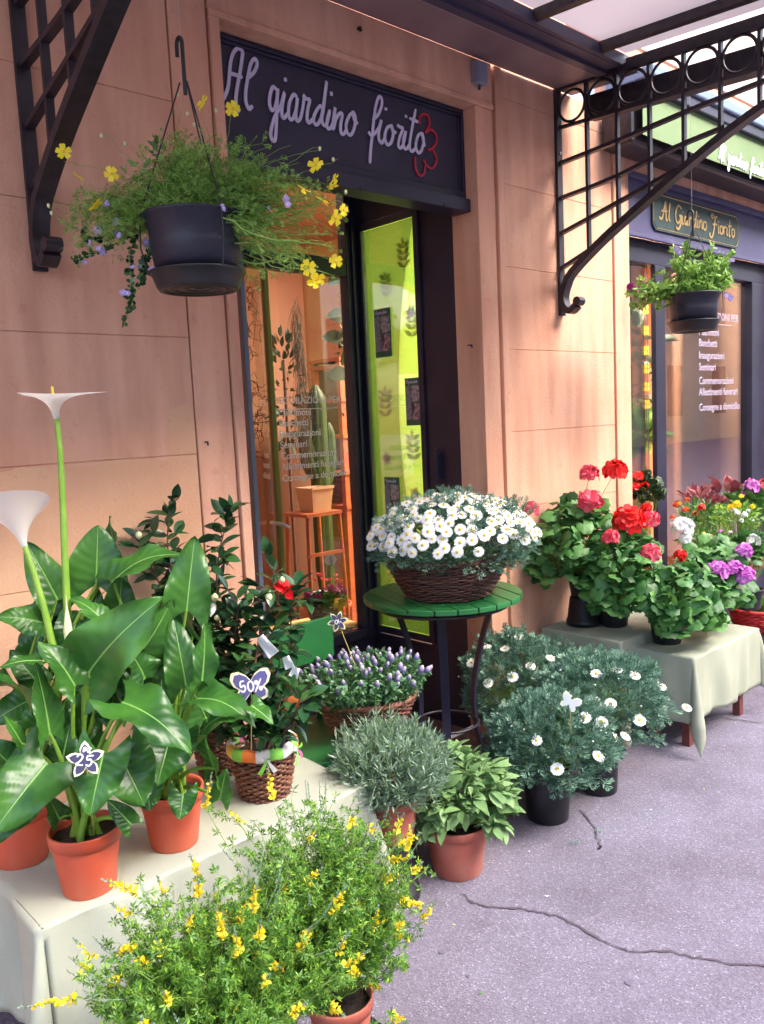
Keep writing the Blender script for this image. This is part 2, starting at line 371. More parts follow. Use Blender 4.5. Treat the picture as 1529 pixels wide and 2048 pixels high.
def tpl_petals(n, l, w, r0, lift=.1, notch=False, droop=0):
    V, F = [], []
    for i in range(n):
        a = 2*PI*i/n; c, s_ = math.cos(a), math.sin(a); k = len(V)
        pts = [(r0, -w*.2, 0), (r0+l*.55, -w*.5, lift*.6), (r0+l*.95, -w*.28, lift-droop), (r0+l*(.88 if notch else 1.), 0, lift-droop), (r0+l*.95, w*.28, lift-droop), (r0+l*.55, w*.5, lift*.6), (r0, w*.2, 0)]
        V += [(x*c-y*s_, x*s_+y*c, z) for x, y, z in pts]; F.append(tuple(range(k, k+7)))
    return np.array(V), F
T_FEATHER, T_TRI = tpl_feather(), tpl_trifol()
T_NEEDLE = tpl_sliver(.13); T_OVAL = tpl_leaf(.42, 4, .25, -.2); T_SAGE = tpl_leaf(.44, 4, .3, -.35, .85); T_CAM = tpl_leaf(.5, 5, .3, -.15, .95)
T_SMALL = tpl_leaf(.5, 2, .2, -.1); T_LONG = tpl_leaf(.22, 4, .3, -.3)
T_GER = [tpl_round(14, k) for k in range(3)]
def sph(n, up=-.2):
    v = RNG.normal(size=(n*4+60, 3)); v /= np.linalg.norm(v, axis=1)[:, None]; v = v[v[:, 2] > up][:n]; return v
def rnd(n, a=-1., b=1.): return RNG.uniform(a, b, n)
# ================================================================== THE SETTING
YW = 2.571                                                 # front face of the shop wall
g = MB().grid(np.array([[(x, y, 0) for y in (-60, YW+.6)] for x in (-60, 60)])[:, ::-1]); tag(g.build('pavement', 'asphalt', smooth=False), kind='structure')
def crack(pts, w):
    P = smooth_pts(pts, 8); L, R = [], []
    for i in range(len(P)):
        t = P[min(i+1, len(P)-1)]-P[max(i-1, 0)]; n = nrm([-t[1], t[0], 0]); j = np.array([random.gauss(0, .004), random.gauss(0, .004), 0])
        ww = w*random.uniform(.4, 1.2)*(0.25 if i in (0, len(P)-1) else 1); L.append(P[i]+j+n*ww); R.append(P[i]+j-n*ww)
    return np.array([L, R])+np.array([0, 0, .004])
M['crackdark'] = mat('crack_dirt', (.10, .075, .09), .95)
cb = MB()
for px, w in (([(925, 1790), (960, 1812), (1030, 1818), (1100, 1830), (1150, 1850), (1200, 1880), (1260, 1905), (1330, 1905), (1420, 1922), (1529, 1935), (1600, 1940)], .0045), ([(1160, 1620), (1185, 1650), (1200, 1690), (1203, 1700)], .004),
              ([(1420, 1432), (1470, 1440), (1529, 1448)], .004)):
    cb.grid(crack([PZ(x, y, 0) for x, y in px], w))
tag(cb.build('pavement_crack', 'crackdark', smooth=False), kind='structure')
def blotch(px, py, r, z=.003):
    c = PZ(px, py, 0); n = 14; V = [c+np.array([0, 0, z])]
    for i in range(n): a = 2*PI*i/n; rr = r*random.uniform(.6, 1.2); V.append(c+np.array([rr*math.cos(a), rr*math.sin(a), z]))
    return V, [(0, i+1, (i+1) % n+1) for i in range(n)]
M['stain'] = mat('pavement_stain', (.15, .13, .175), .95)
sb = MB()
for a in ((1258, 1968, .013), (885, 1905, .011), (937, 1953, .008), (620+640, 1640, .006)): sb.add(*blotch(*a))
tag(sb.build('pavement_stain', 'stain', smooth=False), kind='structure')
# ------------------------------------------------------------------ the building
bld = thing('shop_building', (0, YW, 0), 'salmon plastered shop building with a recessed dark entrance and a second shop window', 'building')
OB = np.array([0, YW, 0])
def part(mb, name, mats, parent=bld, smooth=False, bevel=0, off=OB):
    mb.V = [v-off for v in mb.V]; return mb.build(name, mats, parent, smooth, bevel=bevel)
# fix the wall material to world coordinates whatever the parent
courses = [-.45, -.05, .35, .745, 1.135, 1.515, 1.915, 2.307, 2.69, 3.08, 3.47]
wl = MB()
def slabs(x0, x1, ztop=3.21, zmin=0):
    wl.box((x0, YW+.004, zmin), (x1, YW+.1, ztop))
    for a, b_ in zip(courses[:-1], courses[1:]):
        a, b_ = max(a, zmin), min(b_, ztop)
        if b_-a > .02: wl.box((x0+.002, YW, a+.0011), (x1-.002, YW+.02, b_-.0011))
slabs(-6, 1.493); slabs(3.235, 4.17)
part(wl, 'wall', 'wall', bevel=.002)
tr = MB()
tr.box((1.4965, YW-.003, 0), (1.643, YW+.1, 3.21)); tr.box((1.650, YW-.014, 0), (1.69, YW+.16, 3.005)); tr.box((1.643, YW+.012, 0), (1.650, YW+.1, 3.21))
tr.box((3.04, YW-.003, 0), (3.16, YW+.1625, 3.005)); tr.box((3.160, YW+.012, 0), (3.185, YW+.1, 3.21)); tr.box((3.185, YW-.006, 0), (3.2315, YW+.1, 3.21))
tr.box((1.650, YW-.006, 3.03), (3.16, YW+.16, 3.21)); tr.box((1.650, YW-.014, 3.0055), (3.16, YW+.157, 3.03))
tr.box((4.173, YW-.012, 0), (4.295, YW+.1, 3.6)); tr.box((4.295, YW+.006, 0), (4.302, YW+.1, 3.6)); tr.box((4.302, YW-.006, 0), (4.335, YW+.13, 3.6))
part(tr, 'door_surround', 'wall', bevel=.003)
up = MB(); up.box((-6, YW+.02, 3.215), (3.8, YW+.1, 4.2)); up.box((3.8, YW+.03, 3.6), (20, YW+.1, 9)); up.box((4.335, YW, 2.93), (20, YW+.1, 3.6))
up.box((6.38, YW+.028, 0), (20, YW+.12, 2.58))
part(up, 'upper_wall', 'wall')
o = MB().box((3.8, YW+.0, 3.62), (20, YW+.028, 9)); part(o, 'cream_skylit_wall', 'cream')
# recess shell
rc = MB()
XR = 3.04; YB = 3.45
rc.box((XR, 2.7338, 0), (XR+.12, YB+.08, .42)); rc.box((XR, 2.7338, .42), (XR+.12, 2.985, 2.995)); rc.box((XR, 2.985, 2.64), (XR+.12, YB, 2.995)); rc.box((XR, 3.385, .42), (XR+.12, YB+.08, 2.64))
rc.box((1.55, YW+.101, 0), (1.688, YB+.08, 2.995)); rc.box((1.55, 2.7318, 2.997), (XR+.12, YB+.08, 3.05))
rc.box((XR-.012, 2.955, .43), (XR-.001, 2.99, 2.64)); rc.box((XR-.012, 2.991, .43), (XR-.001, 3.38, .468)); rc.box((XR-.012, 2.991, 2.60), (XR-.001, 3.38, 2.64)); rc.box((XR-.012, 3.381, .43), (XR-.001, 3.41, 2.64))
part(rc, 'recess_frame', 'navy', bevel=.003)
part(MB().box((XR+.003, 2.86, 1.30), (XR-.02, 2.885, 1.42)).tube([(XR-.025, 2.872, 1.27), (XR-.025, 2.872, 1.45)], .009, 8), 'hinge', 'navy')
part(MB().box((XR+.003, 3.40, 1.28), (XR-.022, 3.425, 1.42)), 'hinge', 'navy')
part(MB().box((1.56, YW-.05, -.02), (XR+.0, YB+.05, .018)), 'door_step', 'brown_floor', bevel=.004)
# lime panel with printed leaf silhouettes
lp = part(MB().add([(XR+.014, 2.986, .43), (XR+.014, 3.384, .43), (XR+.014, 3.384, 2.638), (XR+.014, 2.986, 2.638)], [(0, 1, 2, 3)]), 'lime_panel', 'lime')
def sil(mb, y, z, h, kind, a0=0):
    x = XR+.0095
    def lf(cy, cz, ang, l, w):
        pts = []
        for t in (0, .25, .5, .75, 1): pts.append((t*l, w/2*math.sin(PI*t**.8)))
        poly = pts+[(p, -q) for p, q in pts[::-1][1:-1]]; ca, sa = math.cos(ang), math.sin(ang)
        mb.add([(x, cy+p*ca-q*sa, cz+p*sa+q*ca) for p, q in poly], [tuple(range(len(poly)))])
    if kind == 'flower':
        for k in range(5): lf(y, z, k*2*PI/5+a0, h*.5, h*.42)
    else:
        mb.add([(x, y-.002, z), (x, y+.002, z), (x, y+.004+.1*a0*h, z+h), (x, y-.0+.1*a0*h, z+h)], [(0, 1, 2, 3)])
        for k, t in enumerate((.2, .42, .62, .82)):
            for s_ in (-1, 1): lf(y+.1*a0*h*t, z+h*t, PI/2+s_*1.0, h*.42, h*.17)
        lf(y+.1*a0*h, z+h*.9, PI/2, h*.3, h*.14)
sl_ = MB()
def lpz(px, py): p = PX(px, py, XR); return p[1], p[2]
for px, py, h, k, a0 in ((805, 545, .15, 'b', 0), (770, 600, .13, 'b', .5), (822, 685, .16, 'b', -1), (818, 625, .07, 'flower', .3), (768, 845, .17, 'b', -.4), (826, 932, .16, 'b', .4), (770, 918, .08, 'flower', .2), (828, 990, .09, 'flower', .7), (795, 1110, .1, 'flower', 0)):
    y_, z_ = lpz(px, py); sil(sl_, y_, z_, h, k, a0)
part(sl_, 'leaf_print', 'grey_sil', lp)
part(MB().box((XR+.002, 2.992, .469), (XR+.005, 3.38, 2.599)), 'side_pane', 'pane')
# back window and door of the recess (plane y = YB)
fr = MB()
WX0, WX1 = 2.56, 2.955
fr.box((2.955, YB-.035, .40), (XR-.002, YB+.03, 2.995)); fr.box((2.985, YB-.05, .42), (3.0, YB-.034, 2.99))
fr.box((1.69, YB-.03, 2.37), (2.955, YB+.03, 2.46)); fr.box((1.69, YB-.03, 2.86), (2.955, YB+.03, 2.995)); fr.box((2.52, YB-.04, .403), (2.955, YB+.04, .458)); fr.box((2.52, YB-.02, 0), (XR-.002, YB+.03, .402))
part(fr, 'window_frame', 'navy', bevel=.003)
part(MB().box((2.36, YB-.004, .46), (2.955, YB+.002, 2.37)), 'window_pane', 'pane')
part(MB().box((1.69, YB-.004, 2.46), (2.955, YB+.002, 2.86)), 'transom_pane', 'pane')
part(MB().box((2.52, YB+.042, .40), (3.0, YB+.40, .47)), 'window_sill', mat('yellow_sill', (.72, .55, .22), .6))
# glazed door leaf standing open, its edge bar and handle
M['olive'] = mat('brass_green_bar', (.22, .20, .06), .3, metal=.6)
dr = MB(); A, B_ = PY(532, 1100, 3.2)[:2], PY(548, 1100, 3.40)[:2]
dx = part(MB().tube([(2.405, 3.395, .25), (2.405, 3.395, 2.36)], .019, 12), 'door', 'olive', smooth=True)
part(MB().box((2.135, 3.20, .02), (2.16, 3.235, 2.4)).box((2.135, 3.236, .1), (2.16, 3.40, .2)), 'door_frame', 'slate_blue', dx, bevel=.003)
part(MB().add([(2.155, 3.236, .2), (2.39, 3.392, .2), (2.39, 3.392, 2.4), (2.155, 3.236, 2.4)], [(0, 1, 2, 3)]), 'door_pane', glass_material('door_glass', (.72, .66, .60), .22), dx)
h0 = PY(552, 1046, 3.28); h1 = PY(580, 1056, 3.22)
part(MB().tube(smooth_pts([h0+(0, .04, 0), h0, (h0+h1)/2+(0, -.01, .003), h1]), .009, 10), 'door_handle', 'silver', dx, True)
for px, py, y_, r_ in ((412, 884, YW-.004, .004), (717, 57, YW-.007, .007), (940, 690, YW+.06, .004)):
    p = PY(px, py, y_); part(MB().tube([p+(0, .012, 0), p-(0, .012, 0), p-(0, .014, .012)], r_, 6), 'nail', 'iron', off=OB)
# lettering on the glass
def text_mesh(s, size, mat_, name, parent, origin, ux, uz, bold=0, off=OB, align='LEFT', ext=.0008, shear=0):
    cu = bpy.data.curves.new(name, 'FONT'); cu.body = s; cu.size = size; cu.extrude = ext; cu.offset = bold; cu.align_x = align; cu.shear = shear; cu.resolution_u = 3
    ob = bpy.data.objects.new('t', cu); me = bpy.data.meshes.new_from_object(ob); bpy.data.objects.remove(ob)
    n = len(me.vertices); co = np.zeros(n*3); me.vertices.foreach_get('co', co); co = co.reshape(-1, 3)
    ux, uz = nrm(ux), nrm(uz); un = np.cross(ux, uz)
    co = np.array(origin)-off+co[:, :1]*ux+co[:, 1:2]*uz+co[:, 2:]*un
    me.vertices.foreach_set('co', co.ravel()); me.materials.clear(); me.materials.append(M[mat_]); me.update(); me.name = name
    return link(name, me, parent)
M['glasslet'] = mat('glass_lettering', (.85, .80, .90), .6)
M['glasslet2'] = mat('glass_lettering_bright', (.36, .32, .42), .6)
LINES = ['Matrimoni', 'Banchetti', 'Inaugurazioni', 'Seminari', 'Commemorazioni', 'Allestimenti funerari', 'Consegne a domicilio']
def window_text(x0, y, zs, size, name, m='glasslet', w=.42, shear=0):
    text_mesh('DECORAZIONI PER', size*1.02, m, name, bld, (x0, y, zs[0]), (1, 0, 0), (0, 0, 1), shear=shear)
    for l, z in zip(LINES, zs[1:]): text_mesh(l, size, m, name, bld, (x0+.03, y, z), (1, 0, 0), (0, 0, 1), .0006, shear=shear)
    part(MB().box((x0, y-.001, zs[0]-.03), (x0+w, y+.001, zs[0]-.026)), name, m)
tz = [PY(560, v, YB-.006)[2] for v in (808, 832, 853, 875, 897, 919, 941, 964)]
window_text(PY(546, 808, YB-.006)[0], YB-.006, tz, .050, 'window_lettering', w=.42)
# ------------------------------------------------------------------ second shop window (behind the geraniums)
Y2 = 2.68
f2 = MB()
f2.box((4.336, Y2-.04, 2.46), (6.38, Y2+.04, 2.60)); f2.box((4.745, Y2-.045, 0), (4.865, Y2-.012, 2.459)); f2.box((6.10, Y2-.045, 0), (6.377, Y2+.04, 2.459)); f2.box((4.336, Y2-.03, 0), (6.38, Y2+.03, .45))
f2.box((4.337, Y2-.038, .45), (4.35, Y2+.03, 2.459))
part(f2, 'street_window_frame', 'navy', bevel=.004)
fa = part(MB().box((4.337, YW+.03, 2.60), (7.5, YW+.07, 2.925)), 'fascia', 'purple')
part(MB().box((4.338, YW+.012, 2.585), (7.5, YW+.0295, 2.607)).box((4.338, YW-.005, 2.90), (7.5, YW+.0295, 2.935)), 'fascia_moulding', 'purple', fa, bevel=.003)
part(MB().box((4.35, Y2-.003, .45), (4.735, Y2+.003, 2.46)), 'street_pane', 'pane')
part(MB().box((4.865, Y2-.003, .45), (6.10, Y2+.003, 2.46)), 'street_pane', 'pane_street')
z2 = [PY(1430, v, Y2)[2] for v in (640, 672, 694, 718, 741, 768, 790, 820)]
window_text(5.34, Y2-.008, z2, .070, 'window_lettering', 'glasslet2', .52)
# interior shell, lit by added warm area lights that stand in for the glow
ins = MB(); K = [(1.3, 3.55), (9, 3.55)]
ins.box((1.2, 5.6, 0), (9, 5.7, 3.1)); ins.box((1.2, 3.52, 0), (1.3, 5.6, 3.1)); ins.box((8.2, 2.8, 0), (8.3, 5.6, 3.1)); ins.box((1.2, 3.4, 3.1), (9, 5.7, 3.2)); ins.box((3.17, 2.71, 3.1), (9, 3.4, 3.2)); ins.box((4.35, 4.3, 0), (4.45, 5.6, 3.1))
ins.box((6.6, 2.80, .0), (6.65, 3.5, 3.1)); ins.box((5.75, 2.98, .05), (6.1, 3.0, 3.1)); ins.box((6.25, 3.1, .05), (6.6, 3.12, 3.1))
part(ins, 'interior_wall', 'interior'); part(MB().box((1.3, 3.4, .02), (8.2, 5.6, .05)).box((3.2, 2.72, .02), (8.2, 3.4, .05)), 'interior_floor', 'interior_floor')
for n_, loc, e, s_ in (('shop_fill_light', (3.0, 3.95, 3.06), 4, .5), ('shop_fill_light', (4.4, 3.3, 3.06), 34, .6), ('shop_fill_light', (5.6, 3.3, 3.06), 60, .6)):
    l = bpy.data.lights.new(n_, 'AREA'); l.energy = e; l.size = s_; l.color = (1, .80, .60); lo = bpy.data.objects.new(n_, l); lo.location = loc; sc.collection.objects.link(lo)
# ------------------------------------------------------------------ main sign over the door
SK = [0]
def stroke(mb, P, w, o, ux, uz, th=.003, k=5, taper=True):
    SK[0] = (SK[0]+1) % 5; th = th*(1+.12*SK[0])
    P = smooth_pts(P, k); T = np.gradient(P, axis=0); T /= np.linalg.norm(T, axis=1)[:, None]+1e-9; N = np.stack([-T[:, 1], T[:, 0]], 1)
    ww = np.full(len(P), w/2); ww[0] *= .6; ww[-1] *= .6
    un = np.cross(ux, uz); a, b_ = P+N*ww[:, None], P-N*ww[:, None]
    rise = (np.arange(len(P))/len(P)*th*.35)[:, None]; f = lambda Q, h: np.array(o)+Q[:, :1]*ux+Q[:, 1:2]*uz+un*(h+rise*(h > 0))
    mb.grid(np.array([f(a, 0), f(a, th), f(b_, th), f(b_, 0)]))
SCRIPT = [[(48,490),(75,420),(85,340),(92,260),(110,200),(140,172),(165,195),(160,250),(148,330),(130,430),(125,500),(135,545),(150,562)], [(75,325),(110,332),(165,352)],
 [(190,362),(235,320),(255,270),(240,238),(215,270),(200,340),(185,430),(185,500),(205,545),(225,525)],
 [(376,430),(352,410),(335,450),(330,510),(342,550),(362,540),(377,480),(380,420),(374,560),(371,650),(365,730),(350,737),(337,700),(347,640),(367,580),(400,520),(420,445),(407,520),(405,580),(420,600),(440,570)],
 [(428,352),(429,378)], [(500,475),(480,455),(455,500),(447,560),(455,605),(475,602),(495,540),(502,475),(492,570),(497,615),(515,610),(530,560),(542,480),(537,460),(555,482),(577,490),(566,540),(560,600),(572,630),(600,600)],
 [(655,548),(640,525),(610,570),(600,615),(615,640),(635,625),(655,560),(680,375),(660,540),(650,600),(660,640),(680,635),(700,550)], [(700,550),(685,600),(682,650),(695,665),(715,640),(732,535),(725,600),(720,670),(735,610),(760,572),(775,582),(765,640),(768,690),(785,697),(800,670)],
 [(708,438),(709,465)], [(845,565),(820,585),(800,640),(808,690),(830,702),(850,660),(857,600),(842,562),(850,610),(872,635)],
 [(960,612),(995,580),(1017,525),(1017,482),(1000,470),(982,520),(970,600),(960,700),(950,790),(945,878)], [(935,682),(960,705),(1000,660),(1015,612),(1000,680),(1000,730),(1018,752),(1035,722)], [(1042,535),(1043,555)],
 [(1080,645),(1050,660),(1036,715),(1050,762),(1075,747),(1087,690),(1074,642),(1085,680),(1105,690)], [(1112,640),(1130,655),(1147,665),(1127,720),(1120,770),(1135,782),(1150,755),(1165,680),(1150,730),(1155,780),(1170,787),(1188,760)], [(1166,580),(1167,600)],
 [(1226,545),(1205,650),(1190,740),(1190,790),(1205,803),(1225,780)], [(1185,600),(1240,625)], [(1264,690),(1237,710),(1225,770),(1240,812),(1260,797),(1273,740),(1262,690),(1270,730),(1278,775)]]
EMB = [[(1255,640),(1250,600),(1275,575),(1305,590),(1310,640),(1285,690)], [(1285,690),(1320,670),(1350,700),(1352,750),(1320,790),(1300,792)], [(1330,790),(1355,850),(1330,905),(1295,890),(1272,850)], [(1285,890),(1277,940),(1247,948),(1224,900),(1222,835)]]
YS = 2.655
sg = thing('shop_sign', (1.69, YS, 2.6), 'long dark slate sign above the door with lilac handwriting and a red flower outline', 'shop sign')
OS = np.array([1.69, YS, 2.6])
part(MB().box((1.692, YS, 2.635), (3.038, YS+.03, 3.0)), 'board', 'sign', sg, off=OS)
part(MB().box((1.692, YS-.018, 2.985), (3.038, YS+.01, 3.003)).box((1.692, YS-.012, 2.972), (3.02, YS+.01, 2.9845)).box((3.020, YS-.018, 2.60), (3.038, YS+.02, 2.984)).box((3.008, YS-.008, 2.64), (3.0195, YS+.01, 2.971)).box((1.692, YS-.02, 2.60), (3.0195, YS+.02, 2.634)).box((1.692, YS-.05, 2.54), (3.03, YS+.06, 2.598)), 'frame', 'navy', sg, bevel=.003, off=OS)
rv = MB()
for px, py in ((722, 378), (890, 410)): p = PY(px, py, YS-.052); rv.lathe([(0, .006), (.006, .004), (.008, 0)], 10, c=(0, 0, 0)); V_ = rv.V[-1]; rv.V[-1] = np.stack([V_[:, 0], -V_[:, 2], V_[:, 1]], 1)+p
part(rv, 'rivet', 'navy', sg, True, off=OS)
def sign2d(p, yp): q = PY(430+p[0]/3.058, 40+p[1]/3.058, yp); return (q[0]-OS[0], q[2]-OS[2])
lt = MB()
S2 = [[sign2d(p, YS-.003) for p in s_] for s_ in SCRIPT]
for s_ in S2: stroke(lt, s_, .0135, (0, -.004, 0), np.array([1, 0, 0.]), np.array([0, 0, 1.]))
lt.build('lettering', 'lilac', sg, False)
le = MB()
for s_ in EMB: stroke(le, [sign2d(p, YS-.003) for p in s_], .011, (0, -.0025, 0), np.array([1, 0, 0.]), np.array([0, 0, 1.]))
le.build('flower_emblem', 'red_paint', sg, False)
NS = [[((x-S2[0][0][0])/1.2, (z-.2)/1.2) for x, z in s_] for s_ in S2]       # the same handwriting normalised to width about 1
# ------------------------------------------------------------------ posters on the lime panel
for (pa, pb), lab in ((((749, 620), (786, 712)), 'green and white flyer on the lime panel, topmost of the three'), (((811, 757), (847, 850)), 'green and white flyer on the lime panel near the dark jamb, middle of the three'), (((770, 954), (804, 1046)), 'green and white flyer low on the lime panel just above the white daisies')):
    y1, za = lpz(*pa); y0, zb = lpz(*pb); y1 = y0+.155 if 0 else y1; hz = za-zb; x = XR-.003
    if y1 < y0: y0, y1 = y1, y0
    O_ = np.array([x, y0, zb]); t = thing('flyer', O_, lab, 'flyer', 'flyers on the lime panel'); w = y1-y0
    part(MB().box((x-.0015, y0, zb), (x, y1, za)), 'sheet', 'poster', t, off=O_)
    part(MB().box((x-.003, y0+w*.66, zb+hz*.12), (x-.0016, y0+w*.97, zb+hz*.84)), 'text_strip', 'poster_grey', t, off=O_)
    part(MB().box((x-.003, y0+w*.05, zb+hz*.50), (x-.0016, y0+w*.60, zb+hz*.84)), 'photo', 'poster_photo', t, off=O_)
    part(MB().box((x-.003, y0+w*.05, zb+hz*.12), (x-.0016, y0+w*.60, zb+hz*.47)), 'photo', 'poster_photo2', t, off=O_)
    ml = MB()
    for s_ in NS: stroke(ml, [(a*w*.8, b_*w*.85) for a, b_ in s_], w*.02, (-.0018, w*.9, hz*.905), np.array([0, -1., 0]), np.array([0, 0, 1.]), .0008)
    ml.build('lettering', 'lilac', t, False)
# ------------------------------------------------------------------ oval sign of the second shop
OO = np.array([4.66, YW+.0285, 2.66]); ov = thing('oval_sign', OO, 'dark green sign board with gold script fixed on the violet fascia', 'shop sign')
def ovp(px, py, y=YW+.026): q = PY(px, py, y); return np.array([q[0], q[2]])
c4 = [ovp(1303, 378), ovp(1476, 435), ovp(1476, 497), ovp(1303, 460)]
x0, x1 = c4[0][0], c4[1][0]; zt, zb = (c4[0][1]+c4[1][1])/2, (c4[2][1]+c4[3][1])/2
def ovpoly(ins_, y):
    a, b_, c, d = x0+ins_, x1-ins_, zb+ins_, zt-ins_; k = .035
    return [(a+k, y, c), (b_-k, y, c), (b_-k*.3, y, c+k*.3), (b_, y, c+k), (b_, y, d-k), (b_-k, y, d), (a+k, y, d), (a+k*.3, y, d-k*.3), (a, y, d-k), (a, y, c+k)]
def slab(poly, dy):
    n = len(poly); q = [(p[0], p[1]+dy, p[2]) for p in poly]
    return list(poly)+q, [tuple(range(n)), tuple(range(n, 2*n))[::-1]]+[(i, i+n, (i+1) % n+n, (i+1) % n) for i in range(n)]
yy = YW+.018
part(MB().add(*slab(ovpoly(0, yy), .0115)), 'board', 'oval', ov, off=OO)
part(MB().tube([(a, yy-.0005, c) for a, _, c in ovpoly(.012, yy)], .0028, 4, closed=True), 'gold_line', 'gold', ov, off=OO)
GA = [[(0,.1),(.1,0),(.2,.1),(.3,.6),(.38,1),(.40,.5),(.42,0),(.5,.05)],[(.12,.45),(.5,.5)],[(.55,.05),(.6,.5),(.66,1),(.6,.6),(.58,.1),(.66,0)],
 [(1.35,.85),(1.2,1),(1.05,.8),(.98,.4),(1.05,.05),(1.2,.05),(1.3,.4),(1.2,.42),(1.35,.42),(1.3,0),(1.15,-.35),(1.0,-.25)],[(1.42,.5),(1.4,.05),(1.5,.05)],[(1.44,.65),(1.45,.7)],[(1.72,.45),(1.6,.45),(1.55,.2),(1.62,0),(1.7,.2),(1.73,.45),(1.72,.05),(1.8,.05)],
 [(1.85,.5),(1.85,0)],[(1.85,.35),(1.95,.5),(2.02,.42)],[(2.25,.45),(2.12,.45),(2.07,.2),(2.15,0),(2.25,.25),(2.34,1),(2.27,.2),(2.33,0)],[(2.4,.5),(2.4,.05),(2.46,.05)],[(2.42,.66),(2.43,.71)],[(2.52,.5),(2.52,0)],[(2.52,.3),(2.62,.5),(2.68,.4),(2.67,.05),(2.73,.05)],[(2.9,.48),(2.8,.4),(2.8,.08),(2.9,0),(2.98,.15),(2.97,.42),(2.9,.48)],
 [(3.75,1.0),(3.6,.9),(3.42,1.05),(3.32,.9),(3.45,.8)],[(3.6,.9),(3.55,.5),(3.48,0),(3.35,-.35),(3.2,-.25),(3.25,-.1)],[(3.4,.45),(3.72,.5)],[(3.82,.5),(3.8,.05),(3.88,.05)],[(3.84,.66),(3.85,.71)],[(4.05,.48),(3.95,.4),(3.95,.08),(4.05,0),(4.13,.15),(4.12,.42),(4.05,.48)],[(4.2,.5),(4.2,0)],[(4.2,.35),(4.3,.5),(4.37,.42)],[(4.44,.5),(4.43,.05),(4.5,.05)],[(4.45,.66),(4.46,.71)],[(4.65,1),(4.6,.05),(4.7,.05)],[(4.52,.6),(4.76,.62)],[(4.9,.48),(4.8,.4),(4.8,.08),(4.9,0),(4.98,.15),(4.97,.42),(4.9,.48)]]
gm = MB(); kx = (x1-x0-.14)/5.0; kz = (zt-zb)*.48
for s_ in GA: stroke(gm, [(a*kx, b_*kz) for a, b_ in s_], .013, (x0+.07-OO[0], yy-.001-OO[1], zb+(zt-zb)*.32-OO[2]), np.array([1, 0, 0.]), np.array([0, 0, 1.]), .002, 4)
gm.build('lettering', 'gold', ov, False)
# ------------------------------------------------------------------ awning of the second shop
ya = 2.33; av0 = PY(1287, 268, ya); av1 = PY(1287, 178, ya); OA = np.array([av0[0], YW, 3.0])
aw = thing('awning', OA, 'pale green canvas awning rolled above the second shop window with white lettering', 'awning')
part(MB().box((av0[0], ya, av0[2]), (8, ya+.004, av1[2])), 'valance', 'awning', aw, off=OA)
lw = MB(); p0 = PY(1438, 305, ya-.004)
for s_ in NS: stroke(lw, [(a*.72, b_*.55) for a, b_ in s_], .012, (p0[0]-OA[0], ya-.003-OA[1], p0[2]-.02-OA[2]), np.array([1, 0, 0.]), np.array([0, 0, 1.]), .002)
lw.build('lettering', 'white', aw, False)
part(MB().box((av0[0]+.0, ya-.03, av1[2]+.0005), (8, ya+.05, av1[2]+.06)).box((av0[0]+.0, ya+.05, av1[2]+.02), (8, YW-.005, av1[2]+.06)), 'front_bar', 'navy', aw, off=OA, bevel=.005)
part(MB().box((av0[0]+.02, ya-.05, av1[2]+.0605), (8, YW-.005, av1[2]+.12)), 'top_case', 'slate_blue', aw, off=OA, bevel=.01)
part(MB().box((4.05, YW-.2, 2.975), (8, YW-.016, 3.16)), 'roller', 'iron', aw, off=OA, bevel=.02)
# ------------------------------------------------------------------ junction box
pj = PY(955, 147, YW-.016)
jb = thing('junction_box', pj, 'small grey electrical box fixed above the right corner of the door', 'electrical box')
MB().box((-.034, -.032, -.05), (.034, .009, .045)).build('casing', 'boxgrey', jb, False, bevel=.004)
MB().tube([(0, -.01, -.05), (.005, -.005, -.07)], .006, 8).build('cable_gland', 'blackpot', jb)
MB().box((-.030, -.0345, -.045), (.030, -.0325, .040)).build('cover', 'boxgrey', jb, False, bevel=.003)
# ------------------------------------------------------------------ glass canopy
def cz(y): return 3.222-.058*(YW-y)
M['canopy_glass'] = mat('dirty_canopy_glass', (.36, .31, .35), .5, (.52, .46, .50), 1.6, det=8, trans=.25, stretch=(1, .35, 1))
cn = thing('glass_canopy', (2.3, YW, 3.2), 'dirty pinkish glass canopy on dark iron ribs over the pavement', 'canopy'); OC = np.array([2.3, YW, 3.2])
XL, XRc = -.6, 3.80; YF = .85
def strip(x0, x1, y0, y1, dz, h):   # a bar following the fall of the canopy
    V = [(x, y, cz(y)+dz+k) for k in (0, h) for x, y in ((x0, y0), (x1, y0), (x1, y1), (x0, y1))]
    return V, [(0, 3, 2, 1), (4, 5, 6, 7), (0, 1, 5, 4), (1, 2, 6, 5), (2, 3, 7, 6), (3, 0, 4, 7)]
part(MB().add([(XL, YF, cz(YF)+.055), (3.675, YF, cz(YF)+.055), (3.675, 2.18, cz(2.18)+.055), (XL, 2.18, cz(2.18)+.055)], [(0, 1, 2, 3)]), 'glass', 'canopy_glass', cn, off=OC)
part(MB().add(*strip(XL, XRc, 2.325, YW-.006, -.012, .004)), 'flashing', 'soffit', cn, off=OC)
part(MB().add(*strip(XL, XRc, 2.318, 2.3245, -.017, .010)), 'flashing_edge', mat('pale_edge', (.45, .40, .42), .5), cn, off=OC)
part(MB().add(*strip(XL, XRc, 2.27, 2.317, -.02, .02)).add(*strip(XL, XRc, 2.205, 2.27, -.002, .01)).add(*strip(XL, XRc, 2.18, 2.204, -.0, .05)), 'beam', mat('beam_paint', (.055, .048, .085), .5), cn, off=OC)
for k, x in enumerate((-.1, .42, .94, 1.46, 1.98, 2.49, 2.985, 3.475)):
    part(MB().add(*strip(x-.02, x+.02, YF, 2.179, .012, .039)), 'rib', 'iron', cn, off=OC)
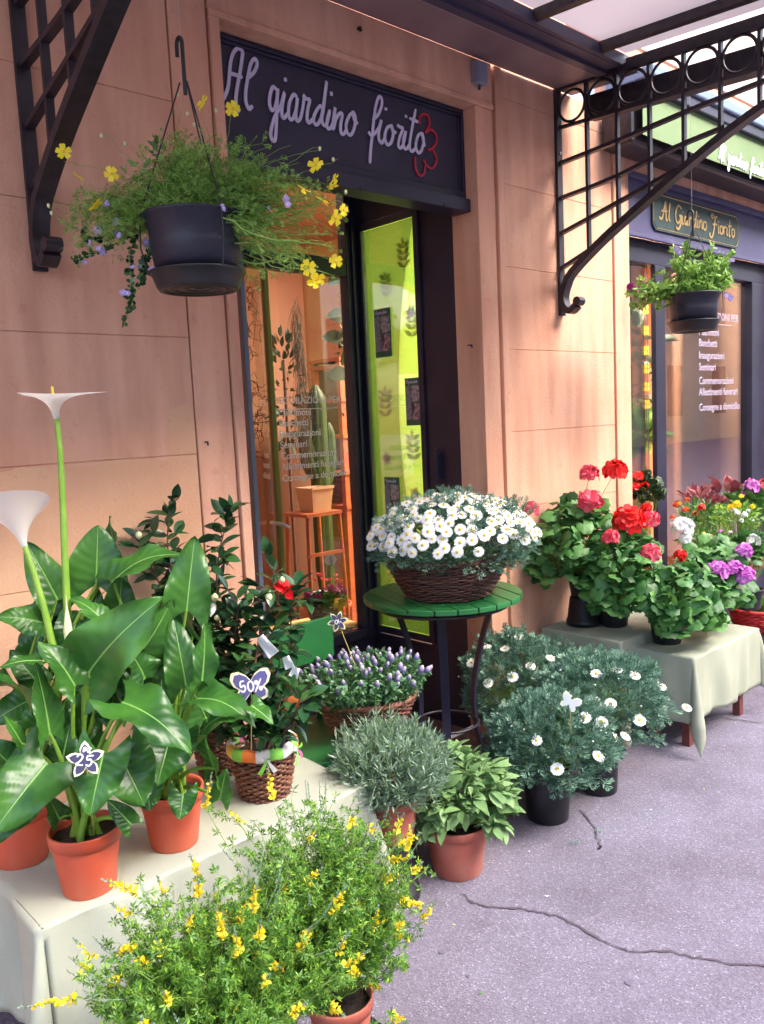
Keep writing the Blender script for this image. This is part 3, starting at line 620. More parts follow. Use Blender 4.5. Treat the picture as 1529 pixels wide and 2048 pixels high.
part(MB().add(*strip(3.68, 3.70, YF, YW-.003, -.015, .05)), 'edge_bar', 'iron', cn, off=OC)
part(MB().add(*strip(3.76, 3.83, YF, 2.45, -.16, .11)), 'edge_channel', 'iron', cn, off=OC)
part(MB().add(*strip(XL, XRc, YF-.05, YF, -.06, .13)), 'front_beam', 'iron', cn, off=OC)
# ------------------------------------------------------------------ the two iron brackets: one built, one copied
bk = thing('iron_bracket', (3.67, YW, 2.1), 'slender iron lattice bracket with a row of rings, under the canopy right of the door', 'bracket', 'iron canopy brackets')
OBk = np.array([3.67, YW, 2.1])
def pk(y, z, x=3.67): return np.array([x, y, z])
def bar(pts, w, t, name, round_=False):
    P = smooth_pts([pk(*p) for p in pts], 6); 
    if round_: mb = MB().tube(P, w/2, 10)
    else:
        T = np.gradient(P, axis=0); T /= np.linalg.norm(T, axis=1)[:, None]; N = np.cross(T, [1, 0, 0]); X_ = np.array([t/2, 0, 0])
        ring = np.stack([P+N*w/2+X_, P+N*w/2-X_, P-N*w/2-X_, P-N*w/2+X_], 1); mb = MB().grid(ring, closed=True); mb.add(ring[0], [(0, 1, 2, 3)]); mb.add(ring[-1], [(3, 2, 1, 0)])
    return part(mb, name, 'iron', bk, round_, off=OBk)
bar([(2.562, 2.095), (2.562, 3.21)], .016, .042, 'wall_bar')
bar([(2.56, cz(2.57)-.01), (1.6, cz(1.6)-.01), (.62, cz(.62)-.01)], .03, .03, 'top_rail')
bar([(2.55, 3.022), (1.6, 2.982), (.62, 2.944)], .016, .016, 'ring_rail')
for pts in ([(2.552, 2.85), (2.2, 2.874), (1.86, 2.905), (1.538, 2.925), (1.40, 2.93)], [(2.552, 2.68), (2.25, 2.708), (1.95, 2.762), (1.70, 2.79)], [(2.552, 2.507), (2.23, 2.588), (1.92, 2.668)], [(2.552, 2.335), (2.32, 2.42)]): bar(pts, .017, .026, 'lattice_bar')
curve_ = [(2.47, 2.135), (2.505, 2.112), (2.535, 2.135), (2.548, 2.185), (2.53, 2.245), (2.487, 2.305), (2.333, 2.415), (2.167, 2.512), (1.986, 2.612), (1.818, 2.700), (1.662, 2.775), (1.45, 2.855), (1.2, 2.905), (.9, 2.93), (.66, 2.935)]
bar(curve_, .030, .052, 'brace')
part(MB().tube([(3.645, 2.458, 2.155), (3.695, 2.458, 2.155)], .022, 14), 'scroll', 'iron', bk, True, off=OBk)
def brace_z(y):
    c_ = sorted(curve_[5:]); return float(np.interp(y, [p[0] for p in c_], [p[1] for p in c_]))
for k in range(11):
    y = 2.392-.1675*k; bar([(y, brace_z(y)), (y, cz(y)-.012)], .014, .024, 'upright')
for k in range(11):
    y = 2.477-.1675*k; zc = (cz(y)-.025+3.022-.0405*(2.55-y)+.0)/2+.004; r_ = (cz(y)-.025-(3.022-.0405*(2.55-y)))/2-.004; r_ = min(r_, .074)
    th = np.linspace(0, 2*PI, 28, endpoint=False)
    part(MB().tube([(3.67, y+r_*math.cos(a), zc+r_*math.sin(a)) for a in th], .0075, 6, closed=True), 'ring', 'iron', bk, True, off=OBk)
for z_ in (2.25, 2.90): part(MB().tube([(3.67, 2.555, z_), (3.67, 2.547, z_)], .007, 6), 'bolt', 'silver', bk, off=OBk)
b2 = copy_tree(bk); b2.location = (1.0, YW, 2.1); b2['label'] = 'heavy dark iron bracket with a thick brace in the upper left corner of the photo'
# ================================================================== FURNITURE
def low_table(x0, x1, y0, y1, z, label, legmat='legwood'):
    O_ = np.array([(x0+x1)/2, (y0+y1)/2, 0]); t = thing('low_table', O_, label, 'table', 'low display tables')
    a, b_ = (x1-x0)/2, (y1-y0)/2
    MB().box((-a+.02, -b_+.02, z-.03), (a-.02, b_-.02, z-.006)).build('table_top', legmat, t, False, bevel=.004)
    MB().box((-a+.05, -b_+.05, z-.09), (a-.05, -b_+.07, z-.0305)).build('apron', legmat, t, False)
    for sx in (-1, 1):
        MB().box((sx*(a-.06)-.01, -b_+.09, z*.35), (sx*(a-.06)+.01, b_-.09, z*.35+.03)).build('rail', legmat, t, False)
        for sy in (-1, 1): MB().box((sx*(a-.06)-.02, sy*(b_-.06)-.02, 0), (sx*(a-.06)+.02, sy*(b_-.06)+.02, z-.031)).build('leg', legmat, t, False, bevel=.003)
    return t
def tablecloth(x0, x1, y0, y1, z, df, dl, dr, label, m, seed=0, wav=.012, db=.0, step=.018):
    r = random.Random(seed); ph = [r.random()*7 for _ in range(6)]
    us = np.arange(x0-dl, x1+dr+1e-6, step); vs = np.arange(y0-df, y1+db+1e-6, step)
    us = np.unique(np.concatenate([us, [x0, x1]])); vs = np.unique(np.concatenate([vs, [y0, y1]])); P = np.zeros((len(us), len(vs), 3))
    for i, u in enumerate(us):
        for j, v in enumerate(vs):
            dx = max(0, x0-u) if u < x0 else max(0, u-x1); sx = -1 if u < x0 else 1
            dy = max(0, y0-v); sy = -1
            x, y = min(max(u, x0), x1), min(max(v, y0), y1)
            if v > y1: y = y1+ (v-y1)
            zz = z+.0030*math.sin(9*u+ph[0])*math.sin(11*v+ph[1])+.0015*math.sin(31*u+17*v)+.0012*abs(math.sin(23*u-13*v+ph[2]))
            if dx > 0 and dy > 0:
                rr = math.hypot(dx, dy)*.96; th = math.atan2(dy, dx); am = math.sin(2*th)**2
                out = .012+.10*am*min(1, rr/.3)+rr*.04; dip = (math.sin(4*th-PI/2)*.5+.5)*.03*min(1, rr/.25)
                ox, oy = out*math.cos(th)-dip*.6, out*math.sin(th)-dip*.6
                x += sx*ox; y += sy*oy; zz = z-rr
            elif dx > 0 or dy > 0:
                d = max(dx, dy); s_ = v if dx > 0 else u; e = min(abs(s_-(y0 if dx > 0 else x0)), abs(s_-(y1 if dx > 0 else x1)))
                out = .012+d*.04+wav*(math.sin(s_*13+ph[2]+d*2)+.6*math.sin(s_*27+ph[3]-d*3)+.35*math.sin(s_*53+d*9+ph[4]))*min(1, d/.2)*min(1, e/.15)
                if dx > 0: x += sx*out
                else: y += sy*out
                zz = z-d-(0 if d < .05 else .004*math.sin(s_*9))
                if d < .04: zz = z-d*d/.08-.0; 
                if d >= .04: zz = z-.02-(d-.04)
            P[i, j] = (x, y, max(zz, .012+.01*math.sin(u*9)))
    O_ = np.array([(x0+x1)/2, (y0+y1)/2, z]); o = MB().grid(P-O_).build('tablecloth', m, None, True, loc=O_)
    so_ = o.modifiers.new('cloth_thickness', 'SOLIDIFY'); so_.thickness = .0018
    return tag(o, label, 'tablecloth')
TH = .45
low_table(.63, 1.60, 1.95, 2.54, TH, 'low table under the pale cloth with the callas in orange pots')
tablecloth(.615, 1.628, 1.935, 2.55, TH+.0015, .38, .36, .33, 'pale sage cloth under the calla pots and ribboned basket at lower left', 'cloth', 3, .030)
low_table(3.43, 4.08, 2.12, 2.54, .50, 'low table against the wall under the rear green cloth, beside the black inverted pot')
tablecloth(3.42, 4.12, 2.10, 2.55, .5015, .40, .42, .1, 'grey green cloth hanging on the rear table against the wall, behind the daisy bushes', 'cloth2', 5, .016)
low_table(3.535, 4.19, 1.795, 2.08, TH, 'low table with a dark red wooden leg showing under the front green cloth at right')
tablecloth(3.53, 4.20, 1.79, 2.085, TH+.0015, .31, .33, .20, 'grey green cloth with pointed corners on the front table under the magenta geranium', 'cloth2', 9, .014)
# ------------------------------------------------------------------ round green table
RT = np.array([2.505, 2.385, 0]); RH = .865; RR = .335
rt = thing('round_table', RT, 'round green slatted table with black iron legs carrying the big basket of white daisies', 'table')
ang = math.radians(-22); ca, sa = math.cos(ang), math.sin(ang); nsl = 8; ws = 2*RR/nsl
tt = []
for k in range(nsl):
    a, b_ = -RR+k*ws+.0025, -RR+(k+1)*ws-.0025; pts = []
    for e in np.linspace(a, b_, 5): pts.append((e, math.sqrt(max(1e-5, RR**2-e*e))))
    poly = pts+[(p, -q) for p, q in pts[::-1]]; poly = [(p*ca-q*sa, p*sa+q*ca) for p, q in poly]
    V, F = slab([(p, 0, q) for p, q in poly], .022); V = [(v[0], v[2], RH-v[1]) for v in V]
    MB().add(V, F).build('slat', 'green', rt, False, bevel=.003)
MB().box((-RR*.8*1, -.015, RH-.03), (RR*.8, .015, RH-.0225)).build('slat_support', 'iron', rt, False)
MB().tube([(RR*.82*math.cos(a), RR*.82*math.sin(a), RH-.045) for a in np.linspace(0, 2*PI, 40, endpoint=False)], .008, 6, closed=True).build('support_ring', 'iron', rt)
for k, a in enumerate((math.radians(222), math.radians(102), math.radians(-18), )):
    dx_, dy_ = math.cos(a), math.sin(a)
    P = smooth_pts([(.26*dx_, .26*dy_, RH-.045), (.19*dx_, .19*dy_, RH-.22), (.135*dx_, .135*dy_, RH-.45), (.15*dx_, .15*dy_, .22), (.21*dx_, .21*dy_, .02)], 7)
    N = np.array([-dy_, dx_, 0])*.017; T = np.array([dx_, dy_, 0])*.005
    mb = MB().grid(np.stack([P+N+T, P+N-T, P-N-T, P-N+T], 1), closed=True); mb.build('leg', 'navy' if k else 'navy', rt, False)
MB().tube([(.135*math.cos(a), .135*math.sin(a), .30) for a in np.linspace(0, 2*PI, 30, endpoint=False)], .006, 6, closed=True).build('stretcher_ring', 'iron', rt)
MB().box((-.20, -.012, .225), (.20, .012, .231)).build('stretcher', 'silver', rt, False)
# ------------------------------------------------------------------ green chair
CH = np.array([1.83, 2.36, 0]); ch = thing('green_chair', CH, 'green wooden chair carrying the basket of purple gentians, its back against the shop door', 'chair')
th = np.linspace(0, 2*PI, 40, endpoint=False); sp_ = [(.235*abs(math.cos(a))**.75*np.sign(math.cos(a)), .22*abs(math.sin(a))**.75*np.sign(math.sin(a))) for a in th]
V, F = slab([(p, 0, q) for p, q in sp_], .028); MB().add([(v[0], v[2], .448-v[1]) for v in V], F).build('seat', 'green', ch, False, bevel=.006)
bq = MB()
bc = PY(612, 1262, 2.46)-CH
P0 = np.linspace(-.15, .135, 12); cols = []
for x in P0: cols.append([(bc[0]+x, bc[1]+.35*x*x, .70), (bc[0]+x, bc[1]+.35*x*x, .86), (bc[0]+x, bc[1]+.35*x*x+.016, .86), (bc[0]+x, bc[1]+.35*x*x+.016, .70)])
bq.grid(np.array(cols), closed=True); bq.add(cols[0], [(0, 1, 2, 3)]); bq.add(cols[-1], [(3, 2, 1, 0)]); bq.build('backrest', 'green', ch, False, bevel=.003)
for x in (-.12, .10): MB().tube([(bc[0]+x, bc[1]+.022, .80), (bc[0]+x*.9, .17, .42)], .012, 8).build('back_post', 'green', ch)
for sx in (-1, 1):
    for sy in (-1, 1): MB().tube(smooth_pts([(sx*.14, sy*.13, .42), (sx*.19, sy*.17, .30), (sx*.21, sy*.2, 0)]), .014, 8).build('leg', 'green', ch)
MB().tube([(.17*math.cos(a), .16*math.sin(a), .24) for a in th], .009, 6, closed=True).build('leg_hoop', 'green', ch)
# ------------------------------------------------------------------ pots and baskets
def pot_parts(t, r1, r0, h, m, z0=0, rim=.03, name='pot', soil=True, band=True, c=(0, 0)):
    """r1 top radius, r0 base radius"""
    at_h = lambda f: r0+(r1-r0)*f
    pr = [(.0, .004), (r0*.93, .004), (r0*.96, 0), (r0, .004), (at_h(.45), h*.45), (at_h(.9)*.985, h-rim-.003), (at_h(.9)*.985, h-rim), (r1*1.03, h-rim+.002), (r1*1.05, h-.004), (r1*1.035, h), (r1*.98, h-.001), (r1*.95, h-.01), (r1*.9, h*.6)]
    o = MB().lathe([(a, b+z0) for a, b in pr], 40, c=(c[0], c[1], 0)).build(name, m, t)
    if soil:
        n = 26; P = [[(r1*.955*f*math.cos(a), r1*.955*f*math.sin(a), z0+h-.022+random.uniform(-.004, .004)) for a in np.linspace(0, 2*PI, n, endpoint=False)] for f in (.01, .3, .6, .85, 1)]
        MB().grid(np.array(P)+np.array([c[0], c[1], 0]), closed=True).build('soil', 'soil', t)
    return o
def basket_parts(t, prof, m, rows=14, n=44, z0=0, el=(1, 1), name='basket', rimr=.011, hd=None):
    """woven basket: prof = [(r,z)...] bottom to top"""
    pr = np.array(prof); zz = np.linspace(pr[0, 1], pr[-1, 1], rows); seg = n*4; th = np.linspace(0, 2*PI, seg, endpoint=False); mb = MB()
    dz = zz[1]-zz[0]
    for k, z in enumerate(zz):
        R0 = np.interp(z, pr[:, 1], pr[:, 0]); ph = k*PI+random.uniform(-.3, .3)
        rr = R0+.0045*np.cos(th*n/2+ph); zj = z+z0+.0018*np.sin(th*7+k*1.7)+random.uniform(-.001, .001)
        mb.tube(np.stack([rr*np.cos(th)*el[0], rr*np.sin(th)*el[1], zj], 1), dz*.52, 5, closed=True)
    o = mb.build(name, m, t)
    st = MB()
    for i in range(n):
        a = 2*PI*(i+.5)/n; st.tube([(np.interp(z, pr[:, 1], pr[:, 0])*math.cos(a)*el[0], np.interp(z, pr[:, 1], pr[:, 0])*math.sin(a)*el[1], z+z0) for z in zz[::2]]+[(pr[-1, 0]*math.cos(a)*el[0], pr[-1, 0]*math.sin(a)*el[1], pr[-1, 1]+z0)], .0032, 4)
    st.build('stake', m, o); s_obj = o.children[-1]; s_obj.name = 'stakes'
    R1 = pr[-1, 0]; z1 = pr[-1, 1]+z0+rimr*.4; tw = MB()
    for q in range(3):
        a = np.linspace(0, 2*PI, 150, endpoint=False); off = rimr*.55
        ph = a*22+q*2*PI/3; tw.tube(np.stack([(R1+off*np.cos(ph))*np.cos(a)*el[0], (R1+off*np.cos(ph))*np.sin(a)*el[1], z1+off*np.sin(ph)], 1), rimr*.6, 5, closed=True)
    tw.build('rim', m, t)
    n2 = 26; P = [[(pr[-1, 0]*.93*f*math.cos(a)*el[0], pr[-1, 0]*.93*f*math.sin(a)*el[1], z1-.03+random.uniform(-.005, .005)) for a in np.linspace(0, 2*PI, n2, endpoint=False)] for f in (.01, .4, .7, 1)]
    MB().grid(np.array(P), closed=True).build('soil', 'soil', t)
    MB().lathe([(.001, z0+.003), (pr[0, 0]*el[0], z0+.003)], 24).build('base', m, t) if el == (1, 1) else None
    return o
def bez(a, b_, c, n=8):
    a, b_, c = map(np.asarray, (a, b_, c)); t = np.linspace(0, 1, n)[:, None]; return (1-t)**2*a+2*t*(1-t)*b_+t*t*c
def flower_parts(t, tpls, pos, nor, name, mats, sc0=1., jit=.15, cap=100):
    """each flower its own child, meshes shared"""
    ms = []
    for k, mbt in enumerate(tpls): ms.append(mbt.mesh(name, mats))
    for i, (p, n_) in enumerate(zip(pos[:cap], nor[:cap])):
        o = link(name, ms[i % len(ms)], t, tuple(p), rot=quat(n_, random.uniform(0, 6.3))); s_ = sc0*(1+random.uniform(-jit, jit)); o.scale = (s_, s_, s_)
# daisy head: 2.7 cm across unit radius .0185
def daisy_tpl(seed):
    r = random.Random(seed); mb = MB()
    for ring in (0, 1):
        V, F = tpl_petals(9, .0135+ring*.0008, .0062, .0045, .001+.002*r.random()+ring*.0012, droop=.002+.003*r.random()); a = ring*.35+seed; c, s_ = math.cos(a), math.sin(a)
        V = np.stack([V[:, 0]*c-V[:, 1]*s_, V[:, 0]*s_+V[:, 1]*c, V[:, 2]-ring*.0006], 1); mb.add(V, F, 0)
    mb.lathe([(.0048, .0005), (.0042, .0026), (.0025, .0038), (.0005, .0042)], 12, 1)
    mb.lathe([(.0005, -.004), (.003, -.003), (.004, 0)], 8, 2); mb.tube([(0, 0, -.003), (.002, .001, -.02), (.001, .003, -.05)], .0009, 4, 2)
    return mb
DAISY = [daisy_tpl(k) for k in range(4)]
def daisy_bush(t, c, rad, nleaf, flowers, label_mat='leaf_daisy', low=-.35, stem_base=(0, 0, 0), ls=.055):
    """c centre of the dome (local), rad (rx,ry,rz)"""
    c, rad = np.array(c), np.array(rad); tips = sph(nleaf, low); lump = 1+.10*np.sin(tips[:, 0]*7+1)*np.cos(tips[:, 1]*6)+.07*np.sin(tips[:, 2]*9+tips[:, 0]*4)
    depth = RNG.uniform(.62, 1.0, len(tips))**.6; P = c+tips*rad*(lump*depth)[:, None]
    mb = MB(); pos, dirs, sc_ = [], [], []
    for p, v in zip(P, tips):
        k = 7; ax = nrm(v+np.array([0, 0, .45]))
        for _ in range(k):
            d = nrm(ax+RNG.normal(size=3)*.55); pos.append(p+RNG.normal(size=3)*.006); dirs.append(d); sc_.append(ls*random.uniform(.65, 1.15))
    mb.inst(T_FEATHER, pos, dirs, RNG.normal(size=(len(pos), 3))*.5+np.array([0, 0, 1]), sc_, 0)
    for p, v in zip(P[::3], tips[::3]): mb.tube(bez(stem_base, c*.5+p*.5-np.array([0, 0, .03]), p, 5), .0016, 4, 1, cap=False)
    mb.build('foliage', [label_mat, 'stem'], t)
    return lambda v, e=1.06: c+nrm(v)*rad*e
# ---- basket of white daisies on the round table
bs = np.array([2.50, 2.345, RH]); t = thing('daisy_basket', bs, 'dark wicker basket brimming with dense white daisies on the round green table', 'flower basket')
basket_parts(t, [(.175, .0), (.207, .05), (.238, .11), (.247, .155)], 'wicker_dark', 19, 44, .008)
for k in (0, 1):
    a0 = math.radians(-47-12+180*k); P = [(.257*math.cos(a0+q), .232*math.sin(a0+q), .15+.045*math.sin(PI*s_)) for s_, q in zip(np.linspace(0, 1, 9), np.linspace(-.24, .24, 9))]
    MB().tube(P, .010, 6).build('handle', 'wicker_dark', t)
fn = daisy_bush(t, (.02, -.015, .225), (.315, .315, .175), 520, 0, low=-.45, stem_base=(0, 0, .13))
pos, nor = [], []
vs = sph(900, .0)
keep = []
for v in vs:
    if v[2] < .30 and random.random() < .45: continue
    if all(np.linalg.norm(v-k) > .105 for k in keep): keep.append(v)
camd = nrm(CC-(bs+np.array([0, 0, .2]))); keep.sort(key=lambda v: -(v@camd)-.6*(v@CR))
for v in keep[:230]:
    pos.append(fn(v, random.uniform(1.06, 1.15))); nor.append(nrm(v*.8+np.array([0, 0, .35])+camd*.35+RNG.normal(size=3)*.15))
flower_parts(t, DAISY, pos, nor, 'daisy_flower', ['petal_white', 'yolk', 'stem'], 1.3)
xm = MB()
for i, (p, n_) in enumerate(list(zip(pos, nor))[100:]):
    src_ = DAISY[i % 4]; R_ = np.array(quat(n_, random.uniform(0, 6)).to_matrix())*1.25; base_n = xm.n; off_ = 0
    xm.V.append(np.concatenate(src_.V)@R_.T+p); xm.n += src_.n
    for k_, L_ in src_.F.items(): xm.F.setdefault(k_, []).extend([(a_+base_n, m_) for a_, m_ in L_])
if xm.n: tag(xm.build('more_daisies', ['petal_white', 'yolk', 'stem'], t), kind='stuff')
# ---- three daisy bushes in black pots on the pavement
def daisy_pot(base, lab, h, r1, cz_, rad, c_off, fl, name='daisy_bush', nl=420):
    t = thing(name, base, lab, 'potted plant', 'daisy bushes in black pots'); pot_parts(t, r1, r1*.86, h, 'blackpot', rim=.012)
    co = np.array([c_off[0], c_off[1], cz_]); f = daisy_bush(t, co, rad, nl, 0, stem_base=(0, 0, h-.03), low=-.55, ls=.060)
    base = np.array(base); pos, nor = [], []
    for px, py in fl:                                   # flowers seen in the photograph, put on the crown's surface
        rr_ = ray(px, py); o = CC-(base+co); rad_ = np.array(rad)*1.10; A = (rr_/rad_)@(rr_/rad_); Bq = 2*(o/rad_)@(rr_/rad_); Cq = (o/rad_)@(o/rad_)-1; disc = Bq*Bq-4*A*Cq
        s_ = (-Bq-math.sqrt(max(disc, 0)))/(2*A); p = CC+rr_*s_-base; v = nrm((p-co)/rad_); pos.append(p); nor.append(nrm(v*.5+np.array([0, 0, .6])+nrm(-rr_)*.45+RNG.normal(size=3)*.12))
    flower_parts(t, DAISY, pos, nor, 'daisy_flower', ['petal_white', 'yolk', 'stem'], 1.3)
    bm_ = MB().lathe([(.0005, -.004), (.004, 0), (.003, .004), (.0005, .005)], 8, 0).tube([(0, 0, -.04), (0, 0, -.003)], .001, 4, 1).mesh('flower_bud', ['petal_white', 'stem'])
    for v in sph(22, .1): link('flower_bud', bm_, t, tuple(co+v*np.array(rad)*1.12), rot=quat(v))
    return t
daisy_pot(PZ(1040, 1505, 0)*[1, 1, 0]+[.0, .0, 0], 'blue green daisy bush nearest the door jamb, rear one, its pot hidden', .18, .09, .33, (.25, .25, .22), (0, 0), [(977, 1366), (1026, 1354), (1038, 1274), (1062, 1332), (1103, 1316), (975, 1293), (1010, 1297), (1131, 1311), (944, 1325), (1165, 1352)], nl=560)
daisy_pot(PZ(1234, 1586, 0)*[1, 1, 0]+[-.02, .07, 0], 'blue green daisy bush in a black pot, right one of three near the cloth tables', .24, .085, .365, (.25, .25, .18), (.06, .03), [(1236, 1340), (1193, 1347), (1190, 1405), (1271, 1350), (1222, 1407), (1324, 1373), (1280, 1440), (1375, 1415)], nl=560)
daisy_pot(PZ(1113, 1640, 0)*[1, 1, 0]+[.0, .04, 0], 'blue green daisy bush in a black pot, front one with a pale butterfly stake', .22, .095, .30, (.225, .225, .18), (.0, -.02), [(1115, 1538), (1074, 1481), (1170, 1435), (1204, 1443), (1198, 1512), (1228, 1474), (1147, 1395), (1252, 1472)], nl=600)
# ---- rosemary bush on an upturned pot, sage in a terracotta pot
up_ = thing('upturned_pot', (1.775, 1.985, 0), 'black plastic pot standing upside down under the grey green rosemary', 'pot')
MB().lathe([(.001, .205), (.066, .205), (.071, .20), (.074, .19), (.094, .03), (.098, .028), (.099, .0), (.092, .0)], 36).build('pot', 'blackpot', up_)
MB().lathe([(.099, .022), (.1005, .02), (.1005, .002), (.099, 0)], 36).build('rim', 'blackpot', up_)
rb = np.array([1.785, 1.975, .206]); t = thing('rosemary', rb, 'grey green needle leaved bush in a terracotta pot on an upturned black pot', 'potted plant')
pot_parts(t, .094, .072, .15, 'terra2')
tips = sph(800, -.45); mb = MB(); pos, dirs, sc_ = [], [], []
for v in tips:
    lump = 1+.08*math.sin(v[0]*6+v[1]*5); e = np.array([0, 0, .245])+v*np.array([.198, .198, .158])*lump*random.uniform(.78, 1.04); d = nrm(v*.7+np.array([0, 0, .65])+RNG.normal(size=3)*.18)
    a = e-d*.10; mb.tube([a, e], .0011, 4, 1, cap=False)
    for s_ in np.linspace(.1, 1, 15):
        p = a+(e-a)*s_; pos.append(p); dirs.append(nrm(d*1.0+RNG.normal(size=3)*.50)); sc_.append(random.uniform(.024, .042))
mb.inst(tpl_sliver(.15, .05), pos, dirs, RNG.normal(size=(len(pos), 3)), sc_, 0); mb.build('foliage', ['leaf_rose', 'stem'], t)
sb_ = np.array([2.045, 1.925, 0]); t = thing('sage', sb_, 'bright green sage with oval leaves in a pink terracotta pot on the pavement', 'potted plant')
pot_parts(t, .112, .088, .185, 'terra2', rim=.035)
mb = MB(); pos, dirs, sc_ = [], [], []
for v in sph(150, -.45):
    e = np.array([.0, -.0, .265])+v*np.array([.185, .185, .155])*random.uniform(.75, 1.05); b0 = np.array([v[0]*.04, v[1]*.04, .17]); P = bez(b0, (b0+e)/2+np.array([0, 0, .03]), e, 6); mb.tube(P, .0022, 5, 1, cap=False)
    d0 = nrm(v+np.array([0, 0, .5]))
    for k in range(8):
        d = nrm(d0+RNG.normal(size=3)*.75); pos.append(e-d0*.012*(k//2)); dirs.append(d); sc_.append(random.uniform(.042, .075))
mb.inst(tpl_leaf(.50, 6, .25, -.5, 1.2), pos, dirs, RNG.normal(size=(len(pos), 3))*.35+np.array([0, 0, 1]), sc_, 0); mb.build('foliage', ['leaf_sage', 'stem'], t)
# ---- gentian basket on the chair
gb = np.array([1.955, 2.275, .4495]); t = thing('gentian_basket', gb, 'oval brown wicker basket of purple gentian buds on the green chair', 'flower basket')
basket_parts(t, [(.125, .0), (.15, .05), (.178, .11), (.185, .135)], 'wicker', 18, 44, .008)
mb = MB(); pos, dirs, sc_ = [], [], []; bpos, bn = [], []
for i in range(150):
    a = random.uniform(0, 2*PI); r_ = .22*math.sqrt(random.random()); b0 = np.array([r_*.75*math.cos(a), r_*.75*math.sin(a), .11]); hgt = .245+.035*random.random()-.9*r_*r_; e = np.array([r_*1.08*math.cos(a), r_*1.08*math.sin(a), hgt])
    mb.tube([b0, e], .0017, 4, 1, cap=False); d0 = nrm(e-b0)
    for s_ in np.linspace(.2, 1.02, 8):
        for k in range(4): pos.append(b0+(e-b0)*s_); dirs.append(nrm(d0*.7+RNG.normal(size=3)*.8)); sc_.append(random.uniform(.018, .032))
    if i % 2: bpos.append(e-d0*.004); bn.append(nrm(d0+RNG.normal(size=3)*.12))
mb.inst(T_OVAL, pos, dirs, RNG.normal(size=(len(pos), 3))*.4+np.array([0, 0, 1]), sc_, 0); mb.build('foliage', ['leaf_gent', 'stem'], t)
bt = MB().lathe([(.001, 0), (.005, .003), (.0085, .012), (.0098, .020), (.0080, .029), (.0040, .035), (.0005, .038)], 8); V_ = bt.V[-1]; tw = V_[:, 2]*25; bt.V[-1] = np.stack([V_[:, 0]*np.cos(tw)-V_[:, 1]*np.sin(tw), V_[:, 0]*np.sin(tw)+V_[:, 1]*np.cos(tw), V_[:, 2]], 1)
order = sorted(range(len(bpos)), key=lambda i: bpos[i]@CF-.4*bpos[i][2]); flower_parts(t, [bt], [bpos[i] for i in order], [bn[i] for i in order], 'gentian_bud', ['gent_bud'], 1.0, .2)
# ================================================================== CALLAS
def calla_leaf(t, off, bx, by, tx, ty, wpx, db, dt, typ='c', bend=.10, fold=.25, wave=.10, root=None):
    b0, tp = D(bx, by, db), D(tx, ty, dt); L = np.linalg.norm(tp-b0); dx_ = nrm(tp-b0); cam_ = nrm(CC-(b0+tp)/2)
    hint = {'c': cam_*.9+np.array([0, 0, .35]), 'u': cam_*.45+np.array([0, 0, .9]), 's': cam_*.35+CR*.9, 'l': cam_*.5-CR*.8+np.array([0, 0, .2]), 'r': cam_*.6+CR*.6+np.array([0, 0, .3])}[typ]
    z = nrm(hint-dx_*(hint@dx_)); y = np.cross(z, dx_); Wd = wpx*1.13/FPX*(db+dt)/2/max(.5, abs(z@cam_)**.5)
    nu, nv = 46, 17; ph = random.random()*6; P = np.zeros((nu, nv, 3)); fs = random.uniform(9, 13)
    for i in range(nu):
        s_ = i/(nu-1); hw = Wd/2*max(.0, math.sin(PI*(.27+.73*s_**.80)))**.72*1.0
        if i == nu-1: hw = .0006
        for j in range(nv):
            v = -1+2*j/(nv-1); av = abs(v)
            x_ = s_*L-(1-s_)**1.5*.30*Wd*av**1.6*(1.35 if s_ < .1 else 1)-(1-s_)*.0
            zz = fold*hw*av**1.3-fold*hw*.3*av**4+wave*Wd*av**2.5*math.sin(s_*fs+ph+(1.3 if v > 0 else 0))+bend*L*math.sin(PI*s_)*.8-bend*L*.9*s_**3+.0022*math.sin(46*(s_-.32*av))*min(1, av*2.5)*(1-s_*.7)*min(1, Wd/.08)
            P[i, j] = b0+dx_*x_+y*(v*hw)+z*zz
    mb = MB().grid(P-off); mid = P[:, nv//2]-off; mb.tube(mid-z*.0008, np.linspace(.0032, .0008, nu), 6, 1)
    mb.build('leaf', ['leaf_calla', 'calla_rib'], t)
    if root is not None:
        r0 = np.array(root)+np.array([random.uniform(-.03, .03), random.uniform(-.03, .03), 0]); mdl = (r0+b0)/2; mdl[:2] = r0[:2]*.65+b0[:2]*.35; st = bez(r0, mdl+np.array([0, 0, .06]), b0+dx_*.004, 12)
        MB().tube(st-off, np.linspace(.0085, .0036, 12), 8).build('stem', 'calla_stem', t)
